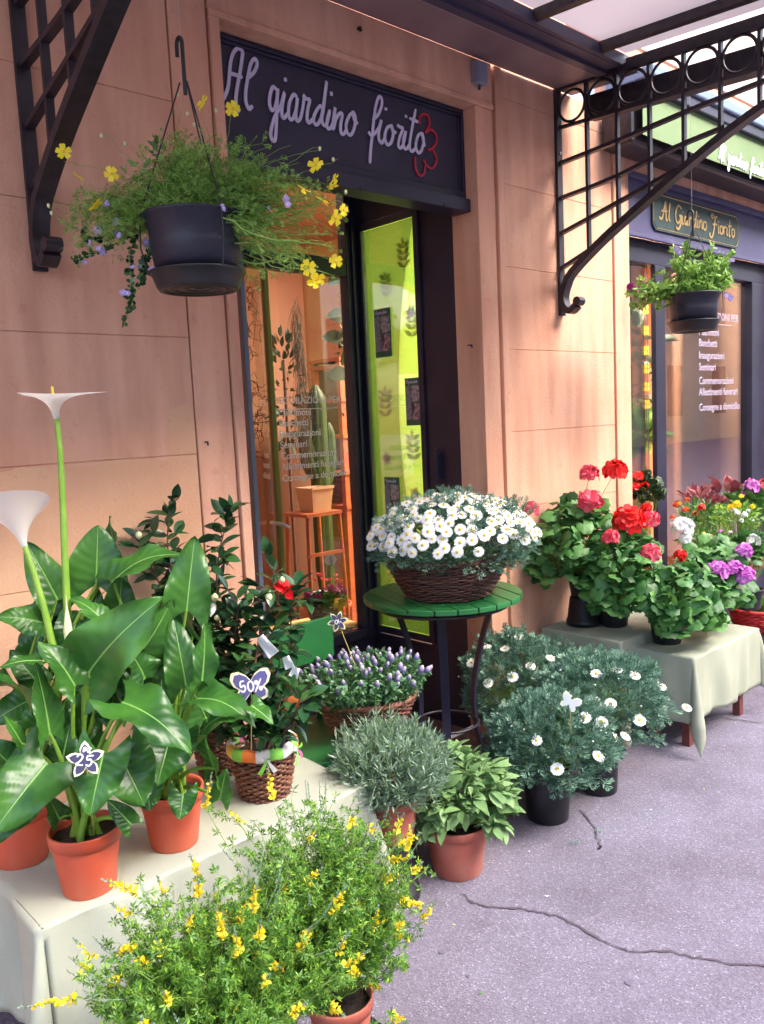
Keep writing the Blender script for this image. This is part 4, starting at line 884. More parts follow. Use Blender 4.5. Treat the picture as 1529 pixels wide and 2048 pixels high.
def spathe(t, off, c, base, R_, ax, tipdir, tip=.5, fl=1.0, asym=0., pw=3.4):
    """c rim centre, base of the funnel (world), ax opening direction"""
    c, base = np.array(c), np.array(base); H = np.linalg.norm(c-base); ax = nrm(ax); td = nrm(np.array(tipdir)-ax*(np.array(tipdir)@ax)); sd_ = np.cross(ax, td)
    nu, nv = 36, 18; P = np.zeros((nv, nu+1, 3)); f = nrm(c-base)
    for i in range(nv):
        s_ = i/(nv-1)
        for j in range(nu+1):
            a = -PI+2*PI*j/nu*1.06; ov = (.0 if j < nu*.9 else -.003)
            rr = .007+(.016)*s_+(R_-.02)*s_**pw; ext = 1+tip*max(0, math.cos(a))**6*s_**4-.12*max(0, -math.cos(a))*s_**3
            h = H*(s_**.75)*(1.0); rad = rr*ext+ov
            axm = nrm(f*(1-s_)+ax*s_)
            droop = -.35*R_*max(0, s_-.72)**1.4*fl*(1+.9*max(0, math.cos(a))**4)+.05*R_*math.sin(2*a+1)*s_**4
            P[i, j] = base+f*h*(1-.0*s_)+(td*math.cos(a)+sd_*math.sin(a))*rad+axm*droop+ax*asym*R_*math.cos(a)*s_**3
    mb = MB().grid(P-off); mb.build('spathe', 'spathe', t)
    MB().tube([base+f*H*.3-off, base+f*H*.8-off, base+f*H*1.0+ax*.014-off], [.0035, .0048, .003], 8).build('spadix', 'yolk', t)
    MB().lathe([(.0075, 0), (.009, .012), (.0125, .03)], 12)
def calla(px, py, lab, pw=.086, h=.165):
    base = PZ(px, py, TH+.003); cdir = nrm([CF[0], CF[1], 0]); base = base+cdir*pw*.65; t = thing('calla_lily', base, lab, 'potted plant', 'calla lilies in orange pots'); pot_parts(t, pw, pw*.76, h, 'terracotta', rim=.035)
    return t, base, base+np.array([0, 0, h-.03])
ta, oa, ra = calla(165, 1800, 'calla in the front orange pot, with the dark star sign reading 25')
tb, ob, rb_ = calla(340, 1706, 'calla in the orange pot nearest the ribboned basket')
tc_, oc, rc_ = calla(28, 1740, 'calla with two white flowers, its orange pot cut off by the left edge', .088)
for s_ in [ # front plant
 (94, 1526, -15, 1665, 118, 1.98, 1.86, 'c', .05), (206, 1508, 180, 1632, 96, 1.93, 1.88, 'c', .03), (243, 1520, 290, 1612, 108, 2.0, 1.97, 'c', .06), (150, 1372, 80, 1280, 58, 2.0, 1.98, 'r', .08),
 (100, 1470, 72, 1325, 52, 1.98, 1.98, 'r', .03), (245, 1405, 385, 1500, 88, 2.0, 1.93, 'u', .12), (178, 1345, 316, 1196, 118, 2.02, 1.98, 'c', .12), (45, 1490, 8, 1430, 24, 1.97, 1.93, 's', .02), (125, 1520, 140, 1450, 52, 2.04, 2.04, 'c', .05),
 (60, 1600, -20, 1690, 60, 2.02, 1.94, 'c', .05), (120, 1640, 95, 1590, 34, 2.05, 2.02, 'c', .05), (170, 1300, 150, 1385, 56, 2.06, 2.02, 'c', .05), (262, 1650, 215, 1600, 40, 2.05, 2.04, 'c', .05)]: calla_leaf(ta, oa, *s_, root=ra)
for s_ in [ # right plant
 (224, 1165, 378, 1096, 52, 2.2, 2.22, 'u', .16), (373, 1222, 390, 1072, 82, 2.18, 2.2, 'c', .04), (238, 1240, 244, 1148, 62, 2.24, 2.26, 'c', .05), (258, 1335, 348, 1200, 86, 2.14, 2.16, 'r', .08), (372, 1372, 346, 1232, 66, 2.15, 2.17, 'c', .06),
 (404, 1362, 411, 1246, 50, 2.1, 2.1, 'r', .03), (339, 1480, 315, 1570, 96, 2.1, 2.02, 'c', .06), (394, 1398, 510, 1440, 60, 2.1, 2.02, 'u', .15), (470, 1425, 392, 1470, 44, 2.05, 2.08, 'u', .12), (503, 1412, 547, 1446, 34, 2.03, 2.0, 'u', .05),
 (366, 1588, 360, 1640, 52, 2.14, 2.11, 'c', .02), (293, 1560, 300, 1622, 62, 2.14, 2.1, 'c', .05), (318, 1330, 330, 1440, 55, 2.2, 2.16, 'c', .05), (245, 1330, 215, 1440, 60, 2.2, 2.18, 'c', .05), (430, 1540, 405, 1440, 40, 2.22, 2.2, 'l', .05), (300, 1480, 255, 1560, 56, 2.18, 2.14, 'c', .05), (440, 1600, 452, 1540, 36, 2.22, 2.2, 'c', .03)]: calla_leaf(tb, ob, *s_, root=rb_)
for s_ in [ # left plant
 (115, 1200, 52, 1083, 70, 2.2, 2.2, 'c', .05), (192, 1172, 196, 1050, 108, 2.25, 2.26, 'c', .03, .12, .03), (235, 1112, 217, 1032, 26, 2.28, 2.3, 'l', .02), (85, 1245, -5, 1232, 58, 2.18, 2.12, 'c', .08), (205, 1240, 138, 1192, 34, 2.12, 2.14, 'u', .1),
 (85, 1322, -5, 1332, 26, 2.12, 2.05, 'u', .08), (60, 1400, -20, 1445, 62, 2.15, 2.1, 'c', .06), (150, 1250, 130, 1330, 64, 2.22, 2.2, 'c', .05), (70, 1360, 20, 1300, 52, 2.18, 2.18, 'c', .05), (30, 1540, -30, 1480, 70, 2.16, 2.14, 'c', .05), (60, 1310, 95, 1240, 50, 2.24, 2.25, 'c', .04)]: calla_leaf(tc_, oc, *s_, root=rc_)
for t_, o_, r_, dd, xs, ys in ((ta, oa, ra, 2.12, (60, 290), (1340, 1600)), (tb, ob, rb_, 2.3, (250, 440), (1230, 1560)), (tc_, oc, rc_, 2.27, (-10, 190), (1230, 1560))):
    for k in range(9):
        bx = random.uniform(*xs); by = random.uniform(*ys); a_ = random.uniform(-2.6, -.5); l_ = random.uniform(70, 130)
        calla_leaf(t_, o_, bx, by, bx+l_*math.cos(a_)*.7, by+l_*math.sin(a_), random.uniform(45, 75), dd, dd+random.uniform(-.05, .05), random.choice('cclr'), .06, root=r_)
def flower_stem(t, off, pts, r0, r1): 
    P = smooth_pts([np.array(p)-off for p in pts], 8); MB().tube(P, np.linspace(r0, r1, len(P)), 10).build('flower_stem', 'calla_stem', t)
d1 = 2.15
flower_stem(tc_, oc, [rc_+[.03, 0, 0], D(140, 1500, 2.18), D(136, 1260, d1), D(129, 1100, d1), D(122, 930, d1), D(113, 832, d1)], .0125, .0065)
spathe(tc_, oc, D(105, 784, d1), D(113, 838, d1), .092, (0, 0, 1), CR+CF*.25, .45, .8)
flower_stem(tc_, oc, [rc_+[-.02, -.02, 0], D(115, 1400, 2.12), D(98, 1260, 2.1), D(72, 1160, 2.1), D(48, 1088, 2.1)], .012, .0065)
spathe(tc_, oc, D(24, 1010, 2.1), D(50, 1096, 2.1), .076, np.array([0, 0, .85])+CF*.50-CR*.2, CR*1.+np.array([0, 0, .2]), .18, .12, .0, 1.5)
Pb = smooth_pts([D(138, 1290, 2.1)-oc, D(135, 1245, 2.1)-oc, D(132, 1190, 2.1)-oc], 6); MB().tube(Pb, [.006, .009, .0105, .011, .011, .010, .009, .007, .005, .003, .0015, .001, .0005][:len(Pb)], 10).build('flower_bud', 'bud', tc_)
# ================================================================== PRICE SIGNS
def board_sign(name, lab, cat, c, w, outline, strokes, stick_to, upv=None, dark='board'):
    """flat painted shape with a pale edge on a thin stick, facing the pavement"""
    c = np.array(c); n_ = nrm(CC-c)*[1, 1, .25]; n_ = nrm(n_); ux = nrm(np.cross([0, 0, 1], n_)); uz = np.cross(n_, ux)
    if upv: r_ = math.radians(upv); ux, uz = ux*math.cos(r_)+uz*math.sin(r_), uz*math.cos(r_)-ux*math.sin(r_)
    t = thing(name, c, lab, cat, 'chalk price signs')
    def flat(poly, s_, z0, z1, nm, m):
        P = [np.array(p)*s_*w for p in poly]; k = len(P); V = [ux*p[0]+uz*p[1]+n_*z0 for p in P]+[ux*p[0]+uz*p[1]+n_*z1 for p in P]
        V += [n_*z0, n_*z1]; F = [(i, (i+1) % k, (i+1) % k+k, i+k) for i in range(k)]+[((i+1) % k, i, 2*k) for i in range(k)]+[(i+k, (i+1) % k+k, 2*k+1) for i in range(k)]
        return MB().add(V, F).build(nm, m, t, False)
    flat(outline, 1.14, -.002, .002, 'edge', 'board_edge'); flat(outline, .96, .0021, .0032, 'face', dark)
    mb = MB()
    for k, s_ in enumerate(strokes): stroke(mb, [(a*w, b_*w) for a, b_ in s_], w*.055, n_*(.0034+k*.0002), ux, uz, .0005, 4)
    if strokes: mb.build('writing', 'chalk', t, False)
    e = np.array(stick_to)-c; MB().tube([-n_*.0045+e*.02, e], .0016, 5).build('stick', 'cane', t)
    return t
def star(n, r0, r1, rot_=90, sharp=.5):
    P = []
    for i in range(n*6):
        a = i/(n*6)*n; fr_ = a-int(a); k = abs(fr_-.5)*2
        P.append(((r0+(r1-r0)*k**sharp)*math.cos(math.radians(rot_)+2*PI*i/(n*6)), (r0+(r1-r0)*k**sharp)*math.sin(math.radians(rot_)+2*PI*i/(n*6))))
    return P
BF = [(0, .15), (.12, .32), (.32, .44), (.5, .42), (.56, .25), (.48, .05), (.34, -.06), (.44, -.2), (.42, -.36), (.26, -.42), (.12, -.28), (0, -.12)]
BF = BF+[(-a, b_) for a, b_ in BF[-2:0:-1]]
FIFTY = [[(-.20, .20), (-.32, .18), (-.32, .02), (-.22, .06), (-.19, -.05), (-.26, -.14), (-.34, -.08)], [(-.02, .17), (-.10, .08), (-.09, -.10), (-.01, -.15), (.06, -.05), (.05, .10), (-.02, .17)], [(.32, .20), (.10, -.20)], [(.16, .16), (.12, .10), (.16, .04), (.20, .10), (.16, .16)], [(.28, -.04), (.24, -.10), (.28, -.16), (.32, -.10), (.28, -.04)]]
TWOFIVE = [[(-.28, .10), (-.20, .20), (-.10, .12), (-.16, -.02), (-.28, -.14), (-.06, -.16)], [(.24, .16), (.06, .14), (.05, .02), (.16, .03), (.20, -.08), (.12, -.18), (.02, -.14)], [(-.10, .42), (-.10, .26)], [(-.10, .42), (-.02, .40), (-.02, .33), (-.10, .33)], [(.04, .40), (.12, .40), (.04, .28), (.13, .28)]]
board_sign('price_sign', 'dark star price sign chalked with 25 on the front calla', 'price sign', D(171, 1520, 1.86), .068, star(5, .22, .55, 100, .8), TWOFIVE, ra+[.015, -.02, .0], -12)
board_sign('price_sign', 'violet butterfly price sign reading 50% above the ribboned basket', 'price sign', D(503, 1372, 2.38), .092, BF, FIFTY, D(503, 1500, 2.48), 4, mat('butterfly_violet', (.10, .09, .27), .6))
board_sign('price_sign', 'small dark flower price sign on a cane in the gentian basket', 'price sign', D(676, 1243, 3.0), .062, star(6, .2, .56, 60, .8), [[(-.12, .1), (-.18, -.02), (-.08, -.12), (0, 0), (-.06, .1), (-.12, .1)], [(.04, .14), (.06, -.12)], [(.12, .0), (.2, -.1)]], gb+[-.03, -.05, .14], 10)
board_sign('price_sign', 'pale blank butterfly stake in the front daisy bush', 'price sign', D(1141, 1405, 2.98), .058, BF, [], D(1143, 1470, 3.05), -30, mat('pale_acrylic', (.62, .66, .75), .3))
# ================================================================== CAMELLIAS
def camellia(t, off, stems, buds, tagmat='leaf_cam', dens=1.0, lsz=.058):
    mb = MB(); pos, dirs, nor, sc_ = [], [], [], []
    for st in stems:
        P = smooth_pts([D(*p)-off for p in st], 8); mb.tube(P, np.linspace(.0042, .0018, len(P)), 6, 1)
        L = np.cumsum(np.r_[0, np.linalg.norm(np.diff(P, axis=0), axis=1)]); n = int(L[-1]/.017*dens); k0 = .12
        for i in range(n):
            s_ = L[-1]*(k0+(1-k0)*i/n); p = np.array([np.interp(s_, L, P[:, q]) for q in range(3)]); T = nrm(P[-1]-P[-3]) if i > n-3 else np.array([0, 0, 1.])
            a = i*2.4+random.random(); d = nrm(np.array([math.cos(a), math.sin(a), random.uniform(.1, .7)])+T*(.9 if i > n-3 else .1))
            if random.random() < .5:
                q2 = p+d*random.uniform(.02, .055); mb.tube([p, q2], .0015, 4, 1, cap=False)
                for _ in range(3): pos.append(q2); dirs.append(nrm(d+RNG.normal(size=3)*.6)); nor.append([0, 0, 1]+RNG.normal(size=3)*.4); sc_.append(lsz*random.uniform(.8, 1.25))
            pos.append(p); dirs.append(d); nor.append(np.array([0, 0, 1])+RNG.normal(size=3)*.35+nrm(CC-off-p)*.35); sc_.append(lsz*random.uniform(.75, 1.3))
    mb.inst(T_CAM, pos, dirs, nor, sc_, 0); mb.build('foliage', ['leaf_cam', 'woody'], t)
    for px, py, d, s_ in buds:
        p = D(px, py, d)-off; MB().lathe([(.001, -.012), (.008, -.006), (.0105, 0), (.009, .007), (.004, .012), (.0005, .014)], 10).build('flower_bud', 'bud', t, loc=p).scale = (s_,)*3
def ribbon_basket(px, py, r, lab, name, trims=True):
    b0 = PZ(px, py, TH+.003)+nrm([CF[0], CF[1], 0])*r*.8; t = thing(name, b0, lab, 'flower basket'); basket_parts(t, [(r*.80, 0), (r*.92, .05), (r*1.02, .11), (r*1.08, .158)], 'wicker', 20, 30, .006, rimr=.008)
    R1 = r*1.08
    if trims:
        segs = ['ribbon_w', 'ribbon_g', 'ribbon_o', 'ribbon_w', 'ribbon_p', 'ribbon_g', 'ribbon_w', 'ribbon_y', 'ribbon_g', 'ribbon_o', 'ribbon_w', 'ribbon_g']; n = 16; w = 2*PI/n
        for i in range(n):
            a = np.linspace(i*w, (i+1)*w-.001, 8); prof = [(R1-.012, -.004), (R1-.014, .012), (R1-.002, .019), (R1+.011, .012), (R1+.013, -.012), (R1+.010, -.016)]
            P = [[(r_*math.cos(x), r_*math.sin(x), .163+z_+.002*math.sin(x*9)) for x in a] for r_, z_ in prof]
            MB().grid(np.array(P)).build('ribbon', segs[i % 12], t)
        for bi, aa in enumerate((math.radians(-118), math.radians(-62))):
            c_ = np.array([(R1+.016)*math.cos(aa), (R1+.016)*math.sin(aa), .158]); q = np.array([-math.sin(aa), math.cos(aa), 0]); nn = np.array([math.cos(aa), math.sin(aa), 0])
            for sgn, m, l in ((-1, 'ribbon_w', 1), (1, 'ribbon_g', 1), (-1, 'ribbon_g', 1.5), (1, 'ribbon_p' if bi else 'ribbon_w', 1.4)):
                dirv = q*sgn*(.75 if l == 1 else .5)+np.array([0, 0, .35 if l == 1 else -.8]); P = bez(c_, c_+dirv*.02+nn*.018, c_+dirv*.034*l+nn*.008, 7); wv = np.cross(nrm(dirv), nn)*.0065
                mb = MB().grid(np.array([P+wv*np.linspace(.4, 1.2, 7)[:, None], P-wv*np.linspace(.4, 1.2, 7)[:, None]])); mb.build('bow_loop' if l == 1 else 'bow_tail', m, t)
    hd = []
    a0 = math.radians(-75)
    P = [np.array([R1*math.cos(a0+x), R1*math.sin(a0+x), .165+.045*math.sin(PI*(x+.28)/.56)]) for x in np.linspace(-.28, .28, 10)]; MB().tube(P, .0045, 6).build('handle', 'board', t)
    return t, b0
tr_, orr = ribbon_basket(525, 1610, .092, 'wicker basket with a striped fabric rim and bows holding a camellia with pale buds', 'camellia_basket')
camellia(tr_, orr, [[(500, 1520, 2.5), (503, 1400, 2.48), (520, 1270, 2.52), (545, 1195, 2.5), (548, 1125, 2.5)], [(525, 1520, 2.55), (556, 1420, 2.5), (578, 1320, 2.5), (583, 1230, 2.55), (592, 1170, 2.55)], [(510, 1500, 2.5), (490, 1400, 2.5), (470, 1300, 2.55), (478, 1210, 2.55)], [(540, 1500, 2.5), (585, 1440, 2.42), (605, 1380, 2.4)],
 [(520, 1500, 2.5), (545, 1400, 2.55), (560, 1300, 2.6), (530, 1240, 2.6)], [(500, 1500, 2.5), (480, 1440, 2.45), (520, 1380, 2.45), (560, 1350, 2.45)]], [(538, 1195, 2.44, 1.05), (565, 1160, 2.48, .8)], dens=1.1)
P_ = D(572, 1180, 2.5)-orr; mb = MB(); mb.inst(tpl_leaf(.8, 4, .4, .2), [P_]*9, RNG.normal(size=(9, 3)), RNG.normal(size=(9, 3)), .038); mb.build('red_flower', 'camred', tr_)
t2, o2 = ribbon_basket(430, 1560, .07, 'plain wicker basket behind the callas with the taller bushy camellia against the wall', 'camellia_basket', False)
camellia(t2, o2, [[(420, 1500, 2.75), (400, 1350, 2.72), (360, 1210, 2.72), (336, 1100, 2.72), (340, 1008, 2.72)], [(415, 1400, 2.72), (350, 1230, 2.72), (300, 1130, 2.72), (276, 1072, 2.72)], [(430, 1500, 2.72), (438, 1350, 2.68), (432, 1200, 2.66), (440, 1100, 2.66), (462, 1020, 2.66)], [(430, 1500, 2.72), (450, 1380, 2.6), (470, 1280, 2.6), (475, 1190, 2.62)],
 [(425, 1500, 2.72), (410, 1360, 2.65), (400, 1250, 2.65), (395, 1150, 2.68)], [(430, 1480, 2.7), (455, 1400, 2.6), (440, 1330, 2.55), (480, 1290, 2.55)], [(420, 1500, 2.7), (385, 1400, 2.66), (360, 1320, 2.66), (350, 1270, 2.66)], [(430, 1500, 2.7), (470, 1420, 2.6), (500, 1340, 2.6)]],
 [(278, 1071, 2.66, 1.05), (430, 1196, 2.58, 1.1), (434, 1237, 2.58, .8), (402, 1470, 2.6, .8)], dens=1.15)
def paper(px, py, d, w, h, lab, rot_):
    c = D(px, py, d); n_ = nrm(CC-c); r_ = math.radians(rot_); ux = CR*math.cos(r_)+CU*math.sin(r_); uz = CU*math.cos(r_)-CR*math.sin(r_)
    P = np.array([[ux*(a*w)*(1-.35*b_)+uz*(b_*h)+n_*(.01*math.sin(a*3+b_*2)) for b_ in np.linspace(-.5, .5, 6)] for a in np.linspace(-.5, .5, 5)])
    o = MB().grid(P).build('plant_tag', 'tag', None, False, loc=c); so_ = o.modifiers.new('paper_thickness', 'SOLIDIFY'); so_.thickness = .0008; tag(o, lab, 'plant tag', 'white plant tags')
paper(345, 1192, 2.6, .036, .045, 'white plant tag half hidden by the upright calla leaf', 20)
paper(534, 1292, 2.38, .030, .066, 'long folded white plant tag on the camellia left of the gentians', 38)
paper(576, 1325, 2.38, .024, .036, 'small white tag on the camellia stem beside the gentian buds', 20)
paper(590, 1345, 2.38, .024, .030, 'square white tag with pink mark hanging just left of the gentian basket', -20)
# ================================================================== GERANIUMS
def umbel(t, p, r, m, n=26):
    mb = MB(); v = sph(n, -.25); fl = tpl_petals(5, .85, .85, .08, .12)
    mb.inst(fl, p+v*r*.62, np.cross(v, [.3, .2, .9]), v+RNG.normal(size=v.shape)*.2, r*RNG.uniform(.40, .58, len(v)), 0); mb.build('flower_head', m, t)
def geranium(lab, off, c, rad, n, heads, stems0, name='geranium', pot=None, ls=.070):
    off = np.array(off); t = thing(name, off, lab, 'potted plant', 'geraniums'); h = .13
    if pot: pot(t)
    else: pot_parts(t, .082, .066, .125, 'blackpot', rim=.02)
    c = np.array(c)-off; rad = np.array(rad); mb = MB(); v = sph(n, -.6); P = c+v*rad*RNG.uniform(.6, 1.02, len(v))[:, None]**.7
    for k in range(3):
        s_ = slice(k, None, 3); mb.inst(T_GER[k], P[s_], v[s_]*[1, 1, .2]+RNG.normal(size=v[s_].shape)*.5, v[s_]*.7+np.array([0, 0, .8])+nrm(CC-off)*.45+RNG.normal(size=v[s_].shape)*.3, ls*RNG.uniform(.65, 1.25, len(v[s_])), 0)
    for p in P[::2]: mb.tube(bez(stems0, c*.6+p*.4, p, 6), .0019, 4, 1, cap=False)
    mb.build('foliage', ['leaf_ger', 'stem'], t)
    for px, py, rpx, m, d in heads:
        p = D(px, py, d)-off; umbel(t, p, rpx/FPX*d*1.22, m); MB().tube(bez(c*.8+p*.2, (c+p)/2+[0, 0, .02], p, 8), .0018, 5).build('flower_stem', 'stem', t)
    return t
z1 = .504
b1 = PZ(1163, 1250, z1); b1[1] = 2.42; b1[0] = 3.60
def ip(t):
    MB().lathe([(.001, .15), (.062, .15), (.068, .147), (.072, .14), (.086, .03), (.091, .026), (.092, 0), (.086, 0)], 32).build('upturned_pot', 'blackpot', t); pot_parts(t, .08, .064, .11, 'blackpot', z0=.151, rim=.02)
geranium('tall geranium on an upturned black pot against the wall, mostly coral heads', b1, D(1150, 1100, 4.22), (.26, .20, .26), 400, [(1180, 950, 21, 'petal_pink', 4.15), (1181, 1004, 25, 'petal_pink', 4.05), (1063, 1021, 18, 'petal_pink', 4.0), (1231, 943, 25, 'petal_red', 4.2), (1222, 1076, 18, 'petal_pink', 3.9)], (0, 0, .24), pot=ip)
geranium('geranium in a black pot with the biggest scarlet flower head', PZ(1242, 1255, z1)+[.02, .05, 0], D(1252, 1160, 4.1), (.24, .17, .24), 360, [(1258, 1045, 33, 'petal_red', 4.0), (1300, 1040, 20, 'petal_pink', 4.1), (1293, 1018, 12, 'petal_red', 4.12), (1302, 1107, 20, 'petal_pink', 3.8)], (0, 0, .1))
geranium('geranium in the front black pot, its broad low leaves spilling over the cloth', PZ(1350, 1290, TH+.004)+[.02, .05, 0], D(1380, 1205, 3.98), (.26, .15, .20), 320, [(1362, 1112, 14, 'petal_red', 4.0)], (0, 0, .1), ls=.068)
geranium('magenta flowered geranium in a black pot at the right end of the cloth', PZ(1432, 1255, TH+.004)+[.0, .04, 0], D(1425, 1165, 4.18), (.25, .15, .21), 320, [(1437, 1143, 22, 'petal_magenta', 3.98), (1470, 1140, 18, 'petal_magenta', 4.0), (1490, 1152, 21, 'petal_magenta', 4.02), (1488, 1104, 17, 'petal_magenta', 4.1), (1366, 1056, 23, 'petal_white', 4.2), (1372, 1078, 14, 'petal_white', 4.18)], (0, 0, .1))
# ================================================================== HANGING BASKETS
def flower5_tpl(l, w, seed):
    r = random.Random(seed); V, F = [], []; n = 5
    for i in range(n):
        a = 2*PI*i/n+r.uniform(-.1, .1); c, s_ = math.cos(a), math.sin(a); k = len(V); lf = r.uniform(-.25, .35)*l
        pts = [(l*.12, -w*.12, 0), (l*.5, -w*.42, lf*.4), (l*.85, -w*.45, lf*.8), (l*.97, -w*.2, lf), (l*.88, 0, lf), (l*.97, w*.2, lf), (l*.85, w*.45, lf*.8), (l*.5, w*.42, lf*.4), (l*.12, w*.12, 0)]
        V += [(x*c-y*s_, x*s_+y*c, z) for x, y, z in pts]; F.append(tuple(range(k, k+9)))
    mb = MB().add(V, F, 0); mb.lathe([(l*.2, 0), (l*.15, l*.12), (l*.02, l*.16)], 8, 1); return mb
BID = [flower5_tpl(.021, .017, k) for k in range(3)]; LIL = [flower5_tpl(.0095, .009, k) for k in range(2)]
def place_flowers(t, off, ms, lst, name, jit=.5, sc0=1.):
    for i, (px, py, d) in enumerate(lst):
        p = D(px, py, d); o = link(name, ms[i % len(ms)], t, tuple(p-off), rot=quat(nrm(CC-p)*.6+np.array([0, 0, .25])+RNG.normal(size=3)*jit, random.uniform(0, 6))); s_ = sc0*random.uniform(.8, 1.15); o.scale = (s_,)*3
def hanger(t, r, h, top, wires=3, hookh=.12, rr=1.0, a00=.5):
    for k in range(wires):
        a = 2*PI*k/wires+a00; MB().tube([(r*.99*math.cos(a), r*.99*math.sin(a), .012), (r*1.10*math.cos(a), r*1.10*math.sin(a), h*.5), (r*1.08*math.cos(a), r*1.08*math.sin(a), h), (.012*math.cos(a), .012*math.sin(a), top-hookh)], .0022, 5).build('hanger_arm', 'blackpot', t)
    P = [(0, 0, top-hookh-.03), (0, 0, top-.03)]+[(0+.0, .014-.014*math.cos(a), top-.03+.018*math.sin(a)) for a in np.linspace(.3, PI, 7)]+[(0, .028, top-.055)]
    MB().tube(P, .0055, 8).build('hook', 'blackpot', t)
def hang_pot(t, r1, r0, h, saucer=True):
    MB().lathe([(.001, .006), (r0, .006), (r0+(r1-r0)*.5, h*.5), (r0+(r1-r0)*.52, h*.52), (r0+(r1-r0)*.52, h*.54), (r1*.94, h-.03), (r1*.98, h-.026), (r1, h-.01), (r1*1.06, h-.006), (r1*1.07, h), (r1*1.0, h+.001), (r1*.95, h-.01), (r1*.8, h*.4)], 44).build('pot', 'hangpot', t)
    MB().lathe([(.001, -.028), (.012, -.028), (.013, -.026), (r0*.3, -.026), (r0*.31, -.029), (r0*.36, -.029), (r0*.37, -.026), (r0*.62, -.026), (r0*.64, -.030), (r0*.70, -.030), (r0*.72, -.026), (r0*.86, -.026), (r0*.88, -.031), (r0*.96, -.031), (r0*1.02, -.022), (r0*1.13, .012), (r0*1.20, .014), (r0*1.20, .018), (r0*1.08, .018), (r0*1.0, -.012)], 44).build('saucer', 'blackpot', t)
    MB().lathe([(.001, h-.02), (r1*.96, h-.02)], 30).build('soil', 'soil', t)
dh = 2.25; p0 = D(397, 558, dh)
t = thing('hanging_basket', p0, 'nearest hanging pot, dark blue, overflowing with yellow bidens and lilac flowers', 'hanging basket', 'hanging baskets under the canopy')
r1 = 97/FPX*dh; hp = (558-437)/FPX*dh; hang_pot(t, r1, r1*.83, hp)
top = D(376, 85, dh)[2]-p0[2]; hanger(t, r1, hp, top, hookh=.13)
MB().tube([(0, .005, top-.012), (0, .01, cz(p0[1])-p0[2]+.01)], .0007, 4).build('wire', 'silver', t)
mb = MB(); pos, dirs, sc_ = [], [], []; rim = np.array([0, 0, hp-.01])
camR, camU = CR, np.array([0, 0, 1.])
def bid_stem(end, n_leaf=9, up=.10, lf=.024, src=None, thick=.0008, curve=None):
    a = RNG.uniform(0, 2*PI); s0 = src if src is not None else rim+np.array([r1*.75*math.cos(a), r1*.75*math.sin(a), 0])
    mid = s0*.45+end*.55+np.array([0, 0, up])+RNG.normal(size=3)*.02; P = bez(s0, mid, end, 12)+np.cumsum(RNG.normal(size=(12, 3)), 0)*.0042; mb.tube(P, np.linspace(thick*1.4, thick*.7, 12), 4, 1, cap=False)
    for s_ in np.linspace(.15, 1, n_leaf):
        k = s_*11; i = int(min(10, k)); p = P[i]+(P[i+1]-P[i])*(k-i); T = nrm(P[i+1]-P[i])
        for _ in range(3): pos.append(p); dirs.append(nrm(T*.5+RNG.normal(size=3)*.75)); sc_.append(lf*random.uniform(.6, 1.3))
    return P
def hl(px, py, dz=0): return D(px, py, dh+dz)-p0
for i in range(200):                                           # the bushy middle
    px = random.gauss(420, 85); lim = 285+.0019*(px-415)**2; py = random.uniform(lim, 425); 
    if px < 250 or px > 620: continue
    bid_stem(hl(px, py, random.uniform(-.12, .14)), 8, .03, .030)
for i in range(95):                                           # the swirl on the right
    px = random.uniform(500, 688); py = random.uniform(330+.25*(px-500), 560-.25*(px-500)*.6); bid_stem(hl(px, py, random.uniform(-.12, .12)), 6, random.uniform(-.02, .12), .026)
for i in range(34): a_ = hl(random.uniform(480, 520), random.uniform(430, 470)); bid_stem(hl(random.uniform(560, 680), random.uniform(400, 545), random.uniform(-.1, .1)), 2, random.uniform(-.05, .03), .018, None, .0019)
for i in range(80): px = random.uniform(125, 300); py = 430+random.gauss(0, 30)+(300-px)*.16; bid_stem(hl(px, py, random.uniform(-.1, .1)), 8, .06, .028)
for e in ((127, 318), (160, 352), (222, 345), (203, 275), (405, 195), (466, 212), (355, 190), (372, 187), (248, 290), (97, 412), (103, 426), (632, 322), (640, 298), (665, 322), (690, 415), (675, 512), (638, 552), (665, 385), (430, 222), (545, 290), (585, 318), (610, 330)): bid_stem(hl(*e), 1, .04, .018)
mb.inst(T_FEATHER, pos, dirs, RNG.normal(size=(len(pos), 3)), sc_, 0); mb.build('foliage', ['leaf_bid', 'stem'], t)
mb = MB(); pos, dirs, sc_ = [], [], []                          # trailing bacopa with round leaves
for pts in ([(300, 470), (290, 530), (270, 590), (248, 650)], [(300, 440), (250, 480), (190, 505), (145, 520)], [(300, 450), (260, 500), (262, 560), (252, 630)], [(310, 450), (240, 470), (180, 480), (165, 455)], [(325, 430), (300, 500), (285, 535), (290, 560)]):
    P = smooth_pts([hl(*p) for p in pts], 8); mb.tube(P, .0012, 4, 1, cap=False)
    for p in P[4:]:
        for _ in range(2): pos.append(p); dirs.append(RNG.normal(size=3)*[1, 1, .6]); sc_.append(random.uniform(.012, .02))
mb.inst(tpl_leaf(.9, 4, .1, -.1), pos, dirs, RNG.normal(size=(len(pos), 3))*.4-CF, sc_, 0); mb.build('trailing_stems', ['leaf_cam', 'stem'], t)
mb = MB(); pos = [hl(px+random.gauss(0, 14), py+random.gauss(0, 14)) for px, py in ((330, 325), (300, 340), (285, 375), (350, 350), (345, 400), (260, 350), (310, 300), (335, 385)) for _ in range(6)]
mb.inst(T_OVAL, pos, RNG.normal(size=(len(pos), 3))*[1, 1, .5]+[0, 0, .6], RNG.normal(size=(len(pos), 3)), RNG.uniform(.022, .042, len(pos)), 0); mb.build('broad_leaves', 'leaf_sage', t)
